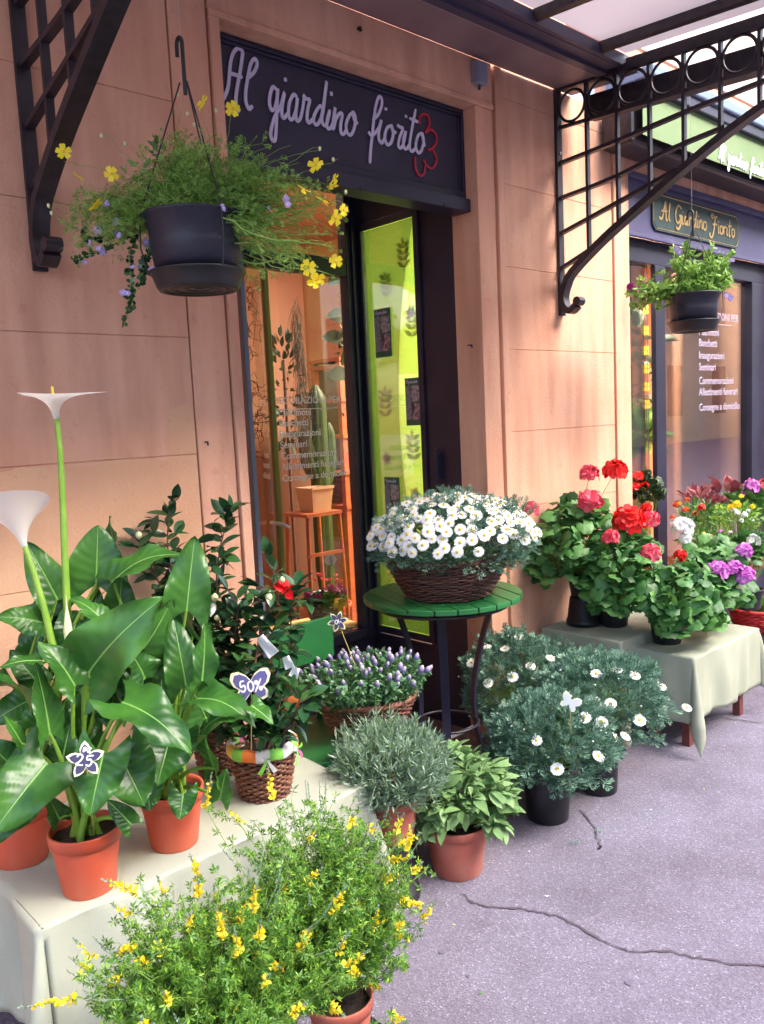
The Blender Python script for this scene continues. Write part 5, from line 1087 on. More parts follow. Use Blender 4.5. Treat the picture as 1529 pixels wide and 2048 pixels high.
bm = [b_.mesh('bidens_flower', ['petal_yellow', 'yolk']) for b_ in BID]; lm = [b_.mesh('lilac_flower', ['petal_lilac', 'petal_white']) for b_ in LIL]
place_flowers(t, p0, bm, [(127, 303, 2.15), (157, 352, 2.15), (223, 347, 2.16), (405, 205, 2.2), (466, 217, 2.2), (632, 330, 2.2), (688, 420, 2.14), (672, 522, 2.2), (636, 556, 2.2), (666, 372, 2.2), (607, 378, 2.14), (668, 358, 2.22), (617, 535, 2.18), (628, 565, 2.2), (645, 400, 2.12), (192, 410, 2.16), (672, 436, 2.16)], 'bidens_flower', .55)
place_flowers(t, p0, lm, [(447, 415, 2.12), (540, 418, 2.14), (576, 408, 2.14), (572, 396, 2.16), (196, 460, 2.18), (232, 443, 2.18), (238, 470, 2.18), (198, 496, 2.18), (205, 504, 2.2), (172, 524, 2.2), (265, 533, 2.2), (246, 585, 2.2), (255, 586, 2.2), (212, 407, 2.18), (292, 484, 2.2), (305, 540, 2.2), (230, 466, 2.2), (179, 485, 2.2)], 'lilac_flower', .4, 1.15)
bb = MB()
for e in ((432, 222), (375, 228), (355, 190), (203, 272), (97, 412), (103, 427), (640, 298), (667, 320), (250, 288), (372, 187), (389, 250), (692, 385)): bb.lathe([(.0005, -.005), (.0045, 0), (.004, .005), (.001, .008)], 8, 0, c=hl(*e))
for k, (V_) in enumerate(bb.V): MB().add(V_, {4: bb.F[4][k][0]-sum(len(x) for x in bb.V[:k])}).build('flower_bud', 'bud', t)
# second hanging basket
d2 = 4.1; p2 = D(1388, 650, d2); t = thing('hanging_basket', p2, 'farther hanging pot with upright green stems, in front of the second shop window', 'hanging basket', 'hanging baskets under the canopy')
r2 = 50/FPX*d2; h2 = .148; hang_pot(t, r2, r2*.86, h2); top2 = D(1385, 420, d2)[2]-p2[2]; hanger(t, r2, h2, top2, hookh=.11, a00=.9)
MB().tube([(0, .005, top2-.01), (0, .012, cz(p2[1])-p2[2]+.01)], .0008, 4).build('wire', 'silver', t)
mb = MB(); pos, dirs, sc_ = [], [], []
for i in range(95):
    if i < 66: e = D(random.uniform(1345, 1465), random.uniform(492+.0*i, 575), d2+random.uniform(-.1, .1))-p2
    else: e = D(random.uniform(1250, 1335), random.gauss(590, 18), d2+random.uniform(-.1, .05))-p2
    a = RNG.uniform(0, 6.3); s0 = np.array([r2*.7*math.cos(a), r2*.7*math.sin(a), h2-.01]); P = bez(s0, s0*.5+e*.5+[0, 0, .03], e, 9); mb.tube(P, .0018, 4, 1, cap=False)
    for p in P[1:]:
        for _ in range(3): pos.append(p); dirs.append(nrm(RNG.normal(size=3)+[0, 0, .4])); sc_.append(random.uniform(.022, .045))
mb.inst(T_OVAL, pos, dirs, RNG.normal(size=(len(pos), 3)), sc_, 0); mb.build('foliage', ['leaf_bid', 'stem'], t)
place_flowers(t, p2, lm, [(1355, 498, 4.0), (1360, 504, 4.0), (1438, 503, 4.02), (1448, 507, 4.02), (1465, 520, 4.05), (1455, 590, 4.0), (1462, 596, 4.0)], 'lilac_flower', .4, 1.5)
for px, py in ((1262, 574), (1270, 580)): umbel(t, D(px, py, 4.05)-p2, .024, 'petal_cyclamen', 14)
# ================================================================== BROOM IN THE FOREGROUND
def broom(base, lab, c, rad, n, racemes, pot_r=.075, seed=1, pot_h=.16):
    t = thing('yellow_broom', base, lab, 'potted plant', 'yellow flowering broom shrubs'); pot_parts(t, pot_r, pot_r*.78, pot_h, 'terra2'); base = np.array(base); c = np.array(c)-base; rad = np.array(rad)
    mb = MB(); pos, dirs, sc_ = [], [], []; src = np.array([0, 0, pot_h-.01])
    def stem(e, nl=15, lf=.0155):
        mid = src*.45+e*.55+RNG.normal(size=3)*.03+[0, 0, .02]; P = bez(src, mid, e, 14)+np.cumsum(RNG.normal(size=(14, 3)), 0)*.0014; mb.tube(P, np.linspace(.0022, .0008, 14), 4, 1, cap=False)
        for s_ in np.linspace(.38, 1, nl):
            k = s_*13; i = int(min(12, k)); p = P[i]+(P[i+1]-P[i])*(k-i); T = nrm(P[i+1]-P[i])
            tw = nrm(RNG.normal(size=3)+T*.6); q = p+tw*random.uniform(.008, .03); mb.tube([p, q], .0006, 3, 1, cap=False)
            for f_ in (.4, .7, 1, 1):
                pos.append(p+(q-p)*f_); dirs.append(nrm(tw*.6+RNG.normal(size=3)*.8)); sc_.append(lf*random.uniform(.6, 1.25))
        return P
    for v in sph(n, -.35):
        lump = 1+.12*math.sin(v[0]*8+seed)*math.cos(v[2]*7); stem(c+v*rad*lump*random.uniform(.55, 1.05))
    cdir = nrm(CC-base-c); extra = [v for v in sph(90, -.1) if v@cdir > .1][:14]; racemes = list(racemes)
    for v in extra:
        q = c+v*rad*1.02+base-CC; dd = q@CF; px_ = 764.5+FPX*(q@CR)/dd; py_ = 1024-FPX*(q@CU)/dd; racemes.append((px_, py_, dd, v@CR*30+random.uniform(-10, 10), -random.uniform(14, 40), random.choice((4, 6, 8, 10))))
    for x in racemes:
        px, py, d, dx_, dy_, ln = x; e = D(px, py, d)-base; tip = D(px+dx_, py+dy_, d)-base; stem(e, 9); mb.tube([e, tip], .0009, 4, 1, cap=False); T = nrm(tip-e); rc_mb = MB(); nfl = int(ln)
        fp, fd, fs = [], [], []
        for i in range(nfl*2):
            s_ = (i/2)/nfl*.9; fp.append(e+(tip-e)*s_); w_ = nrm(np.cross(T, RNG.normal(size=3))+T*.5); fd.append(w_); fs.append(random.uniform(.009, .015)*(1.15-.5*s_))
        rc_mb.inst(tpl_leaf(.75, 3, .5, .25), fp, fd, RNG.normal(size=(len(fp), 3)), fs, 0)
        rc_mb.inst(tpl_leaf(.6, 3, .6, -.3), fp, [nrm(d_+RNG.normal(size=3)*.4) for d_ in fd], RNG.normal(size=(len(fp), 3)), [s*.8 for s in fs], 0)
        for s_ in np.linspace(.75, 1.15, 9): rc_mb.inst(T_SMALL, [e+(tip-e)*s_]*3, T+RNG.normal(size=(3, 3))*.6, RNG.normal(size=(3, 3)), .006, 1)
        rc_mb.build('flower_spike', ['petal_yellow', 'leaf_rose'], t)
    mb.inst(T_TRI, pos, dirs, RNG.normal(size=(len(pos), 3))*.6+[0, 0, .8], sc_, 0); mb.build('foliage', ['leaf_broom', 'stem'], t)
    # woolly grey seed spikes without flowers
    sp = MB(); spn = []
    for i in range(16):
        v = sph(1, .0)[0]; e = c+v*rad*1.0; tip = e+nrm(v+[0, 0, .8])*random.uniform(.04, .075); s1 = MB(); s1.tube([e-nrm(v)*.05, e, tip], .0008, 4, 0)
        for s_ in np.linspace(.1, 1, 14): s1.inst(T_SMALL, [e+(tip-e)*s_]*3, nrm(tip-e)*.8+RNG.normal(size=(3, 3))*.6, RNG.normal(size=(3, 3)), .0055*(1.2-.6*s_), 0)
        s1.build('seed_spike', 'leaf_rose', t)
    return t
bR = D(688, 2135, 1.95); bR[2] = max(.12, bR[2]); rackz = bR[2]
rac1 = [(410, 1620, 1.95, 12, -62, 12), (460, 1620, 1.95, 38, 34, 6), (545, 1600, 1.98, -8, -60, 9), (440, 1840, 1.78, -12, -60, 14), (480, 1850, 1.75, 12, -50, 12), (610, 1770, 1.85, 30, -30, 10), (560, 1800, 1.85, 18, -40, 12), (780, 1720, 2.0, 42, -6, 12), (760, 1760, 1.98, 40, -8, 12), (800, 1800, 1.95, 50, 12, 14), (770, 1840, 1.92, 22, 30, 10), (745, 1860, 1.9, 10, -40, 13), (735, 1960, 1.9, 26, 20, 12), (800, 1680, 2.02, 20, 22, 10), (640, 1900, 1.82, 14, 20, 6), (700, 1830, 1.88, 20, -30, 10), (605, 1880, 1.78, 20, -22, 9), (790, 1870, 1.92, 34, 10, 8), (620, 1690, 2.0, 6, -30, 5), (735, 1650, 2.02, 16, 20, 8)]
rac2 = [(275, 1785, 1.72, -60, -22, 13), (150, 2000, 1.62, -95, 14, 16), (270, 1890, 1.68, -42, 28, 12), (300, 1935, 1.66, -30, -20, 10), (240, 1950, 1.65, -25, 22, 10), (505, 1825, 1.7, 8, -55, 10), (450, 1880, 1.66, -18, -60, 14), (480, 1910, 1.64, -10, -45, 10), (390, 1870, 1.68, -12, -40, 8), (600, 1905, 1.72, 18, -42, 12), (660, 2010, 1.72, 25, 20, 10), (540, 1930, 1.66, 16, 4, 7), (455, 2030, 1.6, 14, -20, 5), (780, 2030, 1.7, 30, 14, 9), (330, 1910, 1.66, -16, -30, 8), (700, 1940, 1.75, 24, 12, 9)]
crate_o = np.array([bR[0], bR[1], 0]); cr = thing('plant_crate', crate_o, 'low dark crate under the yellow broom at the bottom of the photo', 'crate')
broom((bR[0], bR[1], rackz), 'yellow flowering broom in a terracotta pot at the bottom edge, the darker right one', D(645, 1805, 1.98), (.24, .24, .235), 215, rac1)
bL = D(440, 2140, 1.72); bL[2] = max(.1, bL[2])
broom((bL[0], bL[1], rackz), 'bright green broom with yellow sprays low in front of the pale cloth corner', D(440, 1960, 1.70), (.27, .24, .185), 240, rac2, seed=4)
cx0, cx1, cy0, cy1 = min(bR[0], bL[0])-.16, max(bR[0], bL[0])+.14, min(bR[1], bL[1])-.14, max(bR[1], bL[1])+.14
for nm, lo, hi in (('deck', (cx0, cy0, rackz-.02), (cx1, cy1, rackz-.001)), ('side_board', (cx0, cy0, .01), (cx1, cy0+.015, rackz-.021)), ('side_board', (cx0, cy1-.015, .01), (cx1, cy1, rackz-.021)), ('end_board', (cx0, cy0+.016, .0), (cx0+.015, cy1-.016, rackz-.021)), ('end_board', (cx1-.015, cy0+.016, 0), (cx1, cy1-.016, rackz-.021))):
    MB().box(np.array(lo)-crate_o, np.array(hi)-crate_o).build(nm, 'blackpot', cr, False, bevel=.004)
# ================================================================== DISPLAY IN FRONT OF THE SECOND WINDOW
sx0, sx1, sy0, sy1 = 4.45, 5.85, 2.20, 2.56; so0 = np.array([5.1, 2.4, 0]); st = thing('display_bench', so0, 'low wooden bench in front of the second shop window, mostly hidden by its flower pots', 'bench')
MB().box((sx0-so0[0], sy0-so0[1], .56), (sx1-so0[0], sy1-so0[1], .59)).build('bench_top', 'legwood', st, False)
for x in (sx0+.05, sx1-.09):
    for y in (sy0+.04, sy1-.08): MB().box((x-so0[0], y-so0[1], 0), (x+.04-so0[0], y+.04-so0[1], .559)).build('leg', 'legwood', st, False)
def pot_plant(name, px, py, d, lab, cat, potr=.07, poth=.12, pm='terra2', build=None, z=.591):
    """px,py,d the heart of the plant; its pot stands on the bench below"""
    p = D(px, py, d); z = min(z, p[2]-poth-.03); b0 = np.array([p[0], p[1], z]); t = thing(name, b0, lab, cat); c = p-b0; pot_parts(t, potr, potr*.8, poth, pm, rim=.02); build(t, b0, c, poth); return t
def bush(tp, m, rad, n, l, up=.5, heads=(), hm=None, hr=.03, low=-.4):
    def f(t, b0, c, ph):
        v = sph(n, low); mb = MB(); P = c+v*np.array(rad)*RNG.uniform(.5, 1.03, len(v))[:, None]; mb.inst(tp, P, v+RNG.normal(size=v.shape)*.5+[0, 0, up], RNG.normal(size=v.shape)*.5+[0, 0, .9], l*RNG.uniform(.7, 1.3, len(v)), 0)
        for p in P[::4]: mb.tube([(0, 0, ph-.02), p], .0016, 4, 1, cap=False)
        mb.build('foliage', [m, 'stem'], t)
        for h_ in heads: umbel(t, D(*h_[:3])-b0, h_[3] if len(h_) > 3 else hr, hm if not (len(h_) > 4) else h_[4], 18)
    return f
def conif(t, b0, c, ph):
    mb = MB(); H = .36
    pos, dirs, sc_ = [], [], []
    for i in range(520):
        h_ = random.random()**1.2; a = random.uniform(0, 6.3); r_ = .085*(1-h_)**.8*random.uniform(.5, 1.1)+.006; pos.append((c[0]+r_*math.cos(a), c[1]+r_*math.sin(a), ph+.0+h_*H)); dirs.append(nrm([math.cos(a)*.6, math.sin(a)*.6, 1.1])); sc_.append(.05*(1.1-h_*.5))
    mb.inst(T_FEATHER, pos, dirs, RNG.normal(size=(len(pos), 3)), sc_, 0); mb.tube([(0, 0, ph-.02), (c[0], c[1], ph+H*.9)], .004, 5, 1); mb.build('foliage', ['leaf_lime', 'woody'], t)
pot_plant('dwarf_cypress', 1440, 1040, 4.85, 'pointed lime yellow dwarf cypress in front of the second shop window', 'potted plant', build=conif, z=.52)
pot_plant('chrysanthemum', 1478, 1040, 4.6, 'potted white and yellow pompom daisies in a pink terracotta pot right of the lime cypress', 'potted plant', .075, .12, build=bush(T_OVAL, 'leaf_broom', (.13, .12, .09), 260, .03, heads=[(1475, 1010, 4.5, .028, 'petal_yellow'), (1462, 1015, 4.5, .022, 'petal_yellow'), (1484, 993, 4.55, .018, 'petal_yellow'), (1506, 1014, 4.5, .018, 'petal_yellow'), (1476, 1025, 4.45, .02, 'petal_white'), (1490, 1030, 4.45, .022, 'petal_white'), (1468, 1020, 4.5, .02, 'petal_white'), (1498, 1022, 4.5, .016, 'petal_white'), (1505, 1040, 4.5, .016, 'petal_white'), (1483, 1042, 4.5, .018, 'petal_white')]), z=.62)
pot_plant('hydrangea', 1512, 1020, 5.0, 'pink and white hydrangea at the right edge of the photo', 'potted plant', .09, .14, build=bush(tpl_leaf(.6, 4, .2, -.2), 'leaf_ger', (.17, .16, .10), 150, .08, heads=[(1505, 975, 4.9, .06, 'petal_magenta'), (1528, 972, 4.9, .055, 'petal_pink'), (1495, 985, 4.95, .04, 'petal_magenta')]), z=.62)
pot_plant('kalanchoe', 1398, 1035, 4.9, 'orange and red flowering kalanchoe left of the lime cypress', 'potted plant', build=bush(T_OVAL, 'leaf_ger', (.15, .12, .09), 260, .035, heads=[(1372, 1020, 4.8, .025, 'petal_orange'), (1404, 1015, 4.8, .028, 'petal_red'), (1392, 1028, 4.8, .022, 'petal_orange'), (1352, 1010, 4.85, .022, 'petal_orange'), (1360, 1007, 4.8, .014, 'petal_yellow'), (1375, 1000, 4.8, .02, 'petal_orange'), (1345, 1035, 4.8, .018, 'petal_orange')]))
pot_plant('poinsettia', 1405, 1005, 5.15, 'dusky pink leaved plant against the second shop window behind the orange flowers', 'potted plant', build=bush(T_OVAL, 'leaf_red', (.15, .12, .08), 190, .05))
pot_plant('croton', 1462, 990, 5.2, 'dark striped broad leaves standing behind the lime cypress', 'potted plant', build=bush(tpl_leaf(.6, 5, .3, -.2), 'leaf_red', (.12, .10, .06), 24, .09, .6), z=.6)
pot_plant('pansies', 1408, 1082, 4.55, 'small pink and cream pansies just behind the white geranium head', 'potted plant', .06, .09, 'blackpot', build=bush(T_OVAL, 'leaf_ger', (.14, .12, .07), 260, .03, heads=[(1408, 1067, 4.45, .014, 'petal_yellow'), (1421, 1073, 4.45, .018, 'petal_pink'), (1404, 1078, 4.45, .016, 'petal_pink'), (1443, 1063, 4.45, .016, 'petal_magenta'), (1462, 1066, 4.45, .016, 'petal_white')]), z=.6)
pot_plant('ivy_pot', 1500, 1100, 4.45, 'bushy green potted plant with a white bloom at the right edge, behind the red basket', 'potted plant', .07, .11, 'blackpot', build=bush(T_GER[0], 'leaf_ger', (.13, .12, .09), 160, .05, heads=[(1508, 1082, 4.3, .045, 'petal_white')]), z=.5)
pot_plant('cyclamen', 1290, 985, 5.0, 'red flowered cyclamen beside the mullion behind the geraniums', 'potted plant', build=bush(T_GER[1], 'leaf_dark', (.12, .10, .12), 120, .05, heads=[(1277, 953, 4.9, .04, 'petal_red'), (1272, 975, 4.9, .038, 'petal_red'), (1290, 972, 4.9, .035, 'petal_red'), (1268, 952, 4.92, .02, 'petal_pink')]))
# red basket at the right edge on the pavement
rbk = PZ(1512, 1250, .30); rbk[2] = .27; sd0 = thing('red_basket', rbk, 'red wicker basket with a low handle at the right edge, beyond the cloth covered table', 'flower basket')
basket_parts(sd0, [(.10, 0), (.125, .05), (.14, .12)], 'wicker_red', 10, 30, .006)
MB().tube([(-.14*.9, -.02, .12), (-.16, -.03, .17), (-.15, -.03, .185), (-.12, -.02, .13)], .008, 6).build('handle', 'wicker_red', sd0)
mb = MB(); v = sph(260, .1); mb.inst(T_NEEDLE, v*[.09, .09, 0]+[0, 0, .12], v*[.6, .6, 1.2]+[0, 0, .5], RNG.normal(size=v.shape), .09, 0); mb.build('foliage', 'leaf_broom', sd0)
bo = np.array([rbk[0], rbk[1], 0]); sb2 = thing('display_box', bo, 'low dark box under the red wicker basket', 'box'); MB().box((-.17, -.14, 0), (.2, .14, .262)).build('casing', 'blackpot', sb2, False, bevel=.006); MB().box((-.175, -.145, .2625), (.205, .145, .2695)).build('lid', 'blackpot', sb2, False, bevel=.002)
# ================================================================== INSIDE THE SHOP
def int_thing(n, o, lab, cat, g_=None): return thing(n, o, lab, cat, g_)
oM = PY(592, 590, 3.75); t = int_thing('hanging_moss', oM, 'long strand of grey hanging moss seen through the door window', 'hanging plant'); mb = MB()
for i in range(260):
    a = RNG.uniform(0, 6.3); s0 = RNG.uniform(0, .85); r_ = RNG.uniform(.004, .035+.03*s0); x, y, z = r_*math.cos(a), r_*math.sin(a)*.6, -s0; P = [(x, y, z)]
    for k in range(7): x += random.gauss(0, .007); y += random.gauss(0, .005); z -= random.uniform(.01, .035); P.append((x, y, z))
    mb.tube(P, .0014, 3, cap=False)
mb.build('strands', 'moss', t)
oV = PY(694, 560, 3.75); t = int_thing('trailing_vine', oV, 'dark trailing vine with big leaves behind the door window frame', 'hanging plant'); mb = MB(); P = smooth_pts([(0, 0, .15), (.0, 0, 0), (-.02, 0, -.2), (-.05, 0, -.4), (-.02, 0, -.6), (.0, 0, -.85)], 6); mb.tube(P, .004, 5, 1)
mb.inst(tpl_leaf(.7, 5, .2, -.2), [P[i] for i in (1, 4, 7, 9, 12, 14, 16, 18, 22)], RNG.normal(size=(9, 3))*[1, .4, .6]+[-.6, 0, -.3], RNG.normal(size=(9, 3))*.5+[0, -1, .2], .13, 0)
n_ = 60; pp = P[RNG.integers(10, len(P), n_)]+RNG.normal(size=(n_, 3))*.02; mb.inst(T_OVAL, pp, RNG.normal(size=(n_, 3))+[0, 0, -.5], RNG.normal(size=(n_, 3)), .03, 0); mb.build('foliage', ['leaf_dark', 'woody'], t)
oV2 = PY(572, 800, 4.3); t = int_thing('window_shrub', oV2*[1, 1, 0]+[0, 0, .05], 'dark leafy branch inside the shop behind the olive door bar', 'potted plant'); mb = MB(); cc = np.array([0, 0, oV2[2]]); v = sph(120, -1.); mb.inst(T_OVAL, cc+v*[.09, .06, .35], v+[0, 0, .2], RNG.normal(size=v.shape), .07, 0); mb.tube([(0, 0, .2), (0, 0, oV2[2]+.2)], .01, 6, 1); mb.build('foliage', ['leaf_dark', 'woody'], t); pot_parts(t, .14, .11, .26, 'terra2')
oC = PY(648, 1080, 4.35); oC[2] = .05; t = int_thing('cactus', oC, 'tall columnar cactus with two arms inside the shop', 'potted plant'); Z = lambda py: PY(648, py, 4.35)[2]-.05
def ribbed(P, r):
    P = smooth_pts(P, 8); th = np.linspace(0, 2*PI, 24, endpoint=False); n_ = len(P); R = np.minimum(1, np.sqrt(np.minimum(np.arange(n_)+.3, (n_-1-np.arange(n_))+.12)/2.2))*r
    return MB().grid(np.array([[p+rr*(1+.18*math.cos(8*a))*np.array([math.cos(a), math.sin(a), 0]) for a in th] for p, rr in zip(P, R)]), closed=True)
ribbed([(0, 0, .3), (0, 0, Z(900)), (.0, 0, Z(770))], .055).build('stem', 'leaf_dark', t); ribbed([(-.03, 0, Z(960)), (-.10, 0, Z(920)), (-.11, 0, Z(850))], .038).build('arm', 'leaf_dark', t); ribbed([(.03, 0, Z(980)), (.09, 0, Z(930)), (.095, 0, Z(845))], .034).build('arm', 'leaf_dark', t); pot_parts(t, .16, .12, .34, 'terra2')
oS = PY(690, 1000, 4.6); oS[2] = .05; t = int_thing('wooden_shelf', oS, 'red brown wooden shelf unit inside the shop behind the window frame', 'shelf'); zt_ = PY(690, 722, 4.6)[2]-.05
for x in (-.10, .36): 
    for y in (-.14, .14): MB().box((x-.02, y-.02, 0), (x+.02, y+.02, zt_)).build('post', 'wood', t, False)
for py in (722, 735, 801, 872, 943, 1010): z_ = PY(690, py, 4.6)[2]-.05; MB().box((-.125, -.17, z_-.012), (.385, .17, z_+.012)).build('shelf_board', 'wood', t, False)
MB().box((-.09, .158, .1), (.35, .168, zt_-.05)).build('back_panel', 'wicker_dark', t, False)
oT = PY(630, 1090, 3.95); oT[2] = .05; t = int_thing('wooden_stool', oT, 'orange brown wooden stool with crossed legs inside the window', 'stool'); zs = PY(630, 1022, 3.95)[2]-.05
MB().box((-.14, -.12, zs-.02), (.13, .12, zs)).build('seat', 'wood', t, False)
for sx in (-1, 1):
    for sy in (-1, 1): MB().tube([(sx*.12, sy*.1, zs-.02), (sx*.15, sy*.12, 0)], .012, 6).build('leg', 'wood', t)
for z_ in (zs*.75, zs*.35): MB().box((-.14, -.115, z_), (.14, -.10, z_+.02)).build('rail', 'wood', t, False)
M['creampot'] = mat('cream_planter', (.55, .38, .24), .6); t = int_thing('cream_planter', oT+[0.02, 0, zs], 'square cream planter on the wooden stool inside the window', 'planter'); q_ = .082
V = [(s_*q_*k+.0, u_*q_*k, z_) for z_, k in ((.001, .8), (.145, 1), (.145, .9), (.03, .78)) for s_, u_ in ((-1, -1), (1, -1), (1, 1), (-1, 1))]; MB().add(V, [(a*4+i, a*4+(i+1) % 4, a*4+4+(i+1) % 4, a*4+4+i) for a in range(3) for i in range(4)]+[(0, 3, 2, 1), (12, 13, 14, 15)]).build('planter', 'creampot', t, False); MB().box((-.086, -.086, .135), (.086, -.080, .152)).build('rim', 'creampot', t, False)
oB = PY(650, 1247, 3.66); oB[2] = .471; t = int_thing('cyclamen_basket', oB, 'grey basket of magenta flowers with a yellow bow inside the door window', 'flower basket'); basket_parts(t, [(.07, 0), (.085, .05), (.098, .095)], 'wicker_grey', 9, 26, .006, rimr=.006)
mb = MB(); v = sph(170, -.1); mb.inst(T_GER[0], v*[.13, .10, .04]+[0, 0, .12], v+[0, 0, .2], v+[0, 0, .8], .04, 0); mb.build('foliage', 'leaf_cam', t)
for i in range(11): a = RNG.uniform(-.13, .12); umbel(t, np.array([a, RNG.uniform(-.07, .03), .165+RNG.uniform(-.01, .03)]), .028, 'petal_cyclamen', 12)
for i in range(10): a = RNG.uniform(-.02, .14); umbel(t, np.array([a, RNG.uniform(-.03, .06), .23+RNG.uniform(-.02, .05)]), .014, 'petal_pink', 9)
for s_ in (-1, 1): MB().grid(np.array([bez((.03, -.10, .11), (.03+s_*.05, -.12, .15+.02*k), (.03+s_*.045, -.11, .10), 7)+[0, 0, .018*k] for k in (-1, 1)])).build('bow_loop', 'ribbon_y', t)
MB().grid(np.array([[(.03+x, -.112, .11), (.035+x, -.11, .05), (.03+x, -.105, -.0)] for x in (-.02, .02)])).build('bow_tail', 'ribbon_y', t)
oG = PY(662, 1120, 3.6); t = int_thing('oval_tag', oG, 'small pale oval tag on a hanger above the magenta flowers inside the window', 'tag'); th = np.linspace(0, 2*PI, 24, endpoint=False); V, F = slab([(.042*math.cos(a), 0, .03*math.sin(a)) for a in th], .003); MB().add(V, F).build('disc', 'glasslet2', t, False); MB().tube([(0, 0, .025), (.005, 0, -.02), (.06, 0, -.10)], .0015, 4).build('hanger', 'blackpot', t)
oD = PY(492, 560, 3.55); t = int_thing('dried_branches', oD, 'tangled dry twigs in the bright strip between the plastered surround and the open door', 'dried branches'); mb = MB()
for i in range(46):
    s0 = -RNG.uniform(0, .85); p = np.array([RNG.uniform(-.03, .03), RNG.uniform(-.03, .03), s0]); P = [p]
    for k in range(6): p = p+RNG.normal(size=3)*[.02, .012, .022]+[0, 0, -.008]; P.append(p)
    mb.tube(smooth_pts(P, 3), .0017, 4, cap=False)
mb.build('twigs', 'woody', t)
# yellow chain and plants inside the second window
oY = PY(1293, 540, 2.80); t = int_thing('butterfly_garland', oY, 'yellow butterfly garland hanging inside the second window left of the mullion', 'garland'); MB().tube([(0, 0, .1), (0, 0, PY(1293, 860, 2.80)[2]-oY[2])], .002, 4).build('string', 'petal_orange', t)
for py in (618, 660, 700, 737, 773, 808): z_ = PY(1293, py, 2.80)[2]-oY[2]; V, F = tpl_petals(4, .032, .03, .004, .004); MB().add([(v[0]*.9, v[2]*.5, z_+v[1]) for v in np.array(V)@np.array([[.707, .707, 0], [-.707, .707, 0], [0, 0, 1]])], F).build('butterfly', 'petal_yellow', t, False)
for (px, py, rad, m, l, lab, nm) in ((1283, 680, (.10, .10, .10), 'leaf_dark', .16, 'broad dark leaved plant high inside the second window beside the yellow garland', 'rubber_plant'), (1285, 870, (.18, .12, .12), 'leaf_broom', .22, 'palm like houseplant low inside the second window left of the mullion', 'dracaena'), (1285, 770, (.12, .1, .18), 'leaf_dark', .07, 'small leaved bush inside the second window between two houseplants', 'ficus')):
    c = PY(px, py, 3.15); o_ = np.array([c[0], c[1], .05]); t = int_thing(nm, o_, lab, 'potted plant'); v = sph(90 if nm != 'rubber_plant' else 14, -.7); mb = MB(); k = c-o_
    mb.inst(T_LONG if nm == 'dracaena' else tpl_leaf(.5, 4, .2, -.2), k+v*rad*(.3 if nm == 'dracaena' else 1), v+[0, 0, .2], RNG.normal(size=v.shape)*.3+[0, -.5, .8], l, 0); mb.tube([(0, 0, .2), k], .014, 6, 1); mb.build('foliage', [m, 'woody'], t); pot_parts(t, .13, .10, .26, 'terra2')
# ================================================================== ACROSS THE STREET (seen only as reflections in the glass)
tag(MB().box((-60, -9.5, -.12), (60, -3.2, -.115)).build('road', 'asphalt', None, False), kind='structure') if 0 else None
oo = np.array([20, -13, 0]); ob_ = thing('facing_building', oo, 'ochre building across the street, showing only as a reflection in the shop glass', 'building'); M['facade2'] = mat('far_plaster', (.42, .30, .20), .9, (.50, .36, .25), .5)
w_ = MB(); w_.box((-30, -1, 0), (40, 0, 14)); w_.build('wall', 'facade2', ob_, False)
win = MB()
for i in range(16):
    for k in range(3): x, z_ = -28+i*4.2, 1.2+k*4.2; MB().box((x, .0, z_), (x+1.3, .03, z_+2.2)).build('window', 'navy', ob_, False)
M['carpaint'] = mat('dark_car_paint', (.25, .06, .05), .25, coat=.5)
pc = np.array([13.0, -4.6, 0]); car = thing('parked_car', pc, 'dark red parked car across the pavement, visible only reflected in the second window', 'car')
prof = [(-2.0, .35), (-2.05, .7), (-1.95, .92), (-1.2, .98), (-.6, 1.42), (.7, 1.45), (1.35, 1.0), (1.95, .85), (2.05, .55), (2.0, .3)]
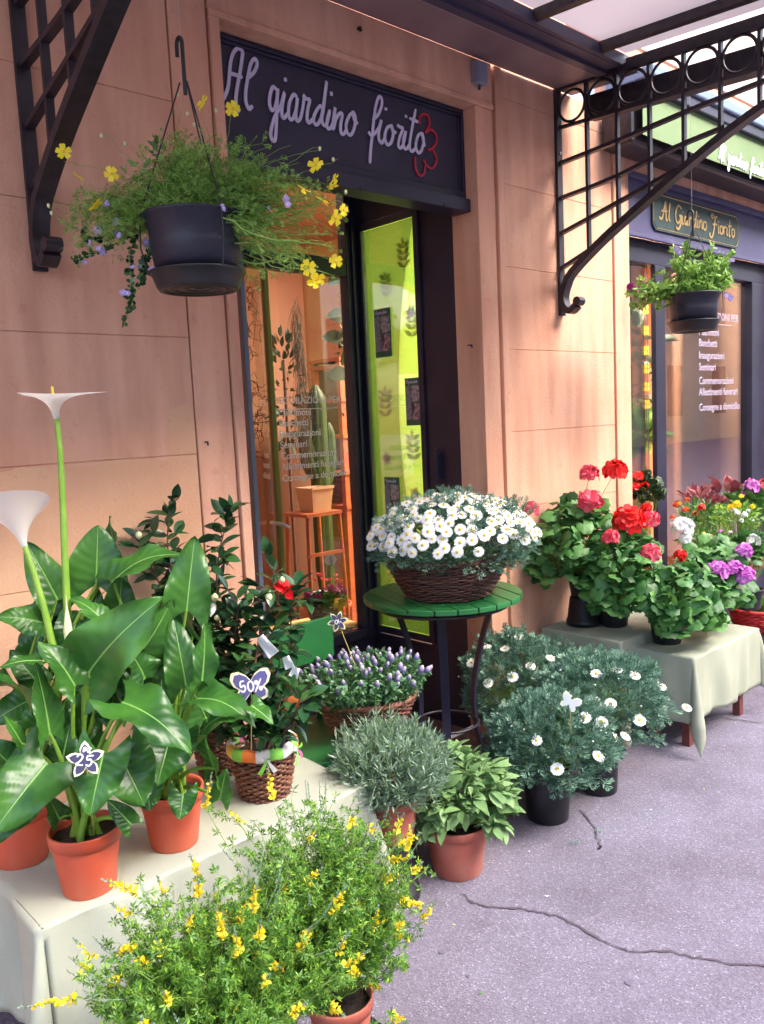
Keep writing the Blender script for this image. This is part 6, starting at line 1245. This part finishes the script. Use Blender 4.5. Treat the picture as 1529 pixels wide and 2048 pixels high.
MB().grid(np.array([[(x, y*(.80 if z > 1.1 else .88), z) for x, z in prof] for y in (-1, -.6, .6, 1)])).add([(x, -.88*(1 if z < 1.1 else .91), z) for x, z in prof], [tuple(range(10))]).add([(x, .88*(1 if z < 1.1 else .91), z) for x, z in prof], [tuple(range(10))[::-1]]).build('body', 'carpaint', car, False, bevel=.05)
for s_ in (-1, 1):
    MB().add([(-1.05, s_*.875, 1.0), (-.55, s_*.82, 1.36), (.65, s_*.82, 1.38), (1.15, s_*.875, 1.02)], [(0, 1, 2, 3)]).build('side_window', 'navy', car, False)
    for x in (-1.25, 1.25): MB().lathe([(.01, -.1), (.2, -.11), (.31, -.1), (.33, 0), (.31, .1), (.2, .11), (.01, .1)], 20).build('wheel', 'blackpot', car, loc=(x, s_*.8, .33)).rotation_euler = (PI/2, 0, 0)
for px, py, m_, s_, lab in ((905, 1850, 'petal_yellow', .011, 'tiny yellow petal on the pavement right beside the left end of the long crack'), (1060, 1705, 'petal_white', .011, 'tiny white petal on the pavement just below the front black pot'), (1300, 1620, 'petal_white', .012, 'tiny white petal on the bare pavement right of the rear black pot'), (960, 1990, 'leaf_broom', .013, 'tiny green leaf scrap on the pavement at the bottom of the photo'), (1410, 1580, 'petal_yellow', .010, 'tiny yellow petal on the pavement near the right edge')):
    o = MB().inst(T_SMALL, [(0, 0, .001)], [(1, .3, .12)], [.1, 0, 1], s_, 0).build('fallen_petal' if m_ != 'leaf_broom' else 'fallen_leaf', m_, None, loc=PZ(px, py, .003)); o.rotation_euler.z = px*.7; tag(o, lab, 'petal' if m_ != 'leaf_broom' else 'fallen leaf')
# ------------------------------------------------------------------ litter on the pavement
for (px, py, m, s_, lab) in ((1095, 1795, 'ribbon_w', .012, 'small pale fallen leaf lying on the pavement above the long crack'), (1450, 1493, 'petal_magenta', .010, 'pink fallen petal on the pavement beside the cloth table'), (1153, 1692, 'leaf_daisy', .03, 'green leaf scrap on the pavement left of the short crack'), (1200, 1668, 'leaf_daisy', .03, 'green sprig lying on the pavement beside the front black pot')):
    o = MB().inst(T_FEATHER if m == 'leaf_daisy' else T_SMALL, [(0, 0, 0.002)]*2, [(1, .3, .1), (.2, 1, .1)], [0, 0, 1], s_, 0).build('fallen_leaf', m, None, loc=PZ(px, py, .003)); tag(o, lab, 'fallen leaf')
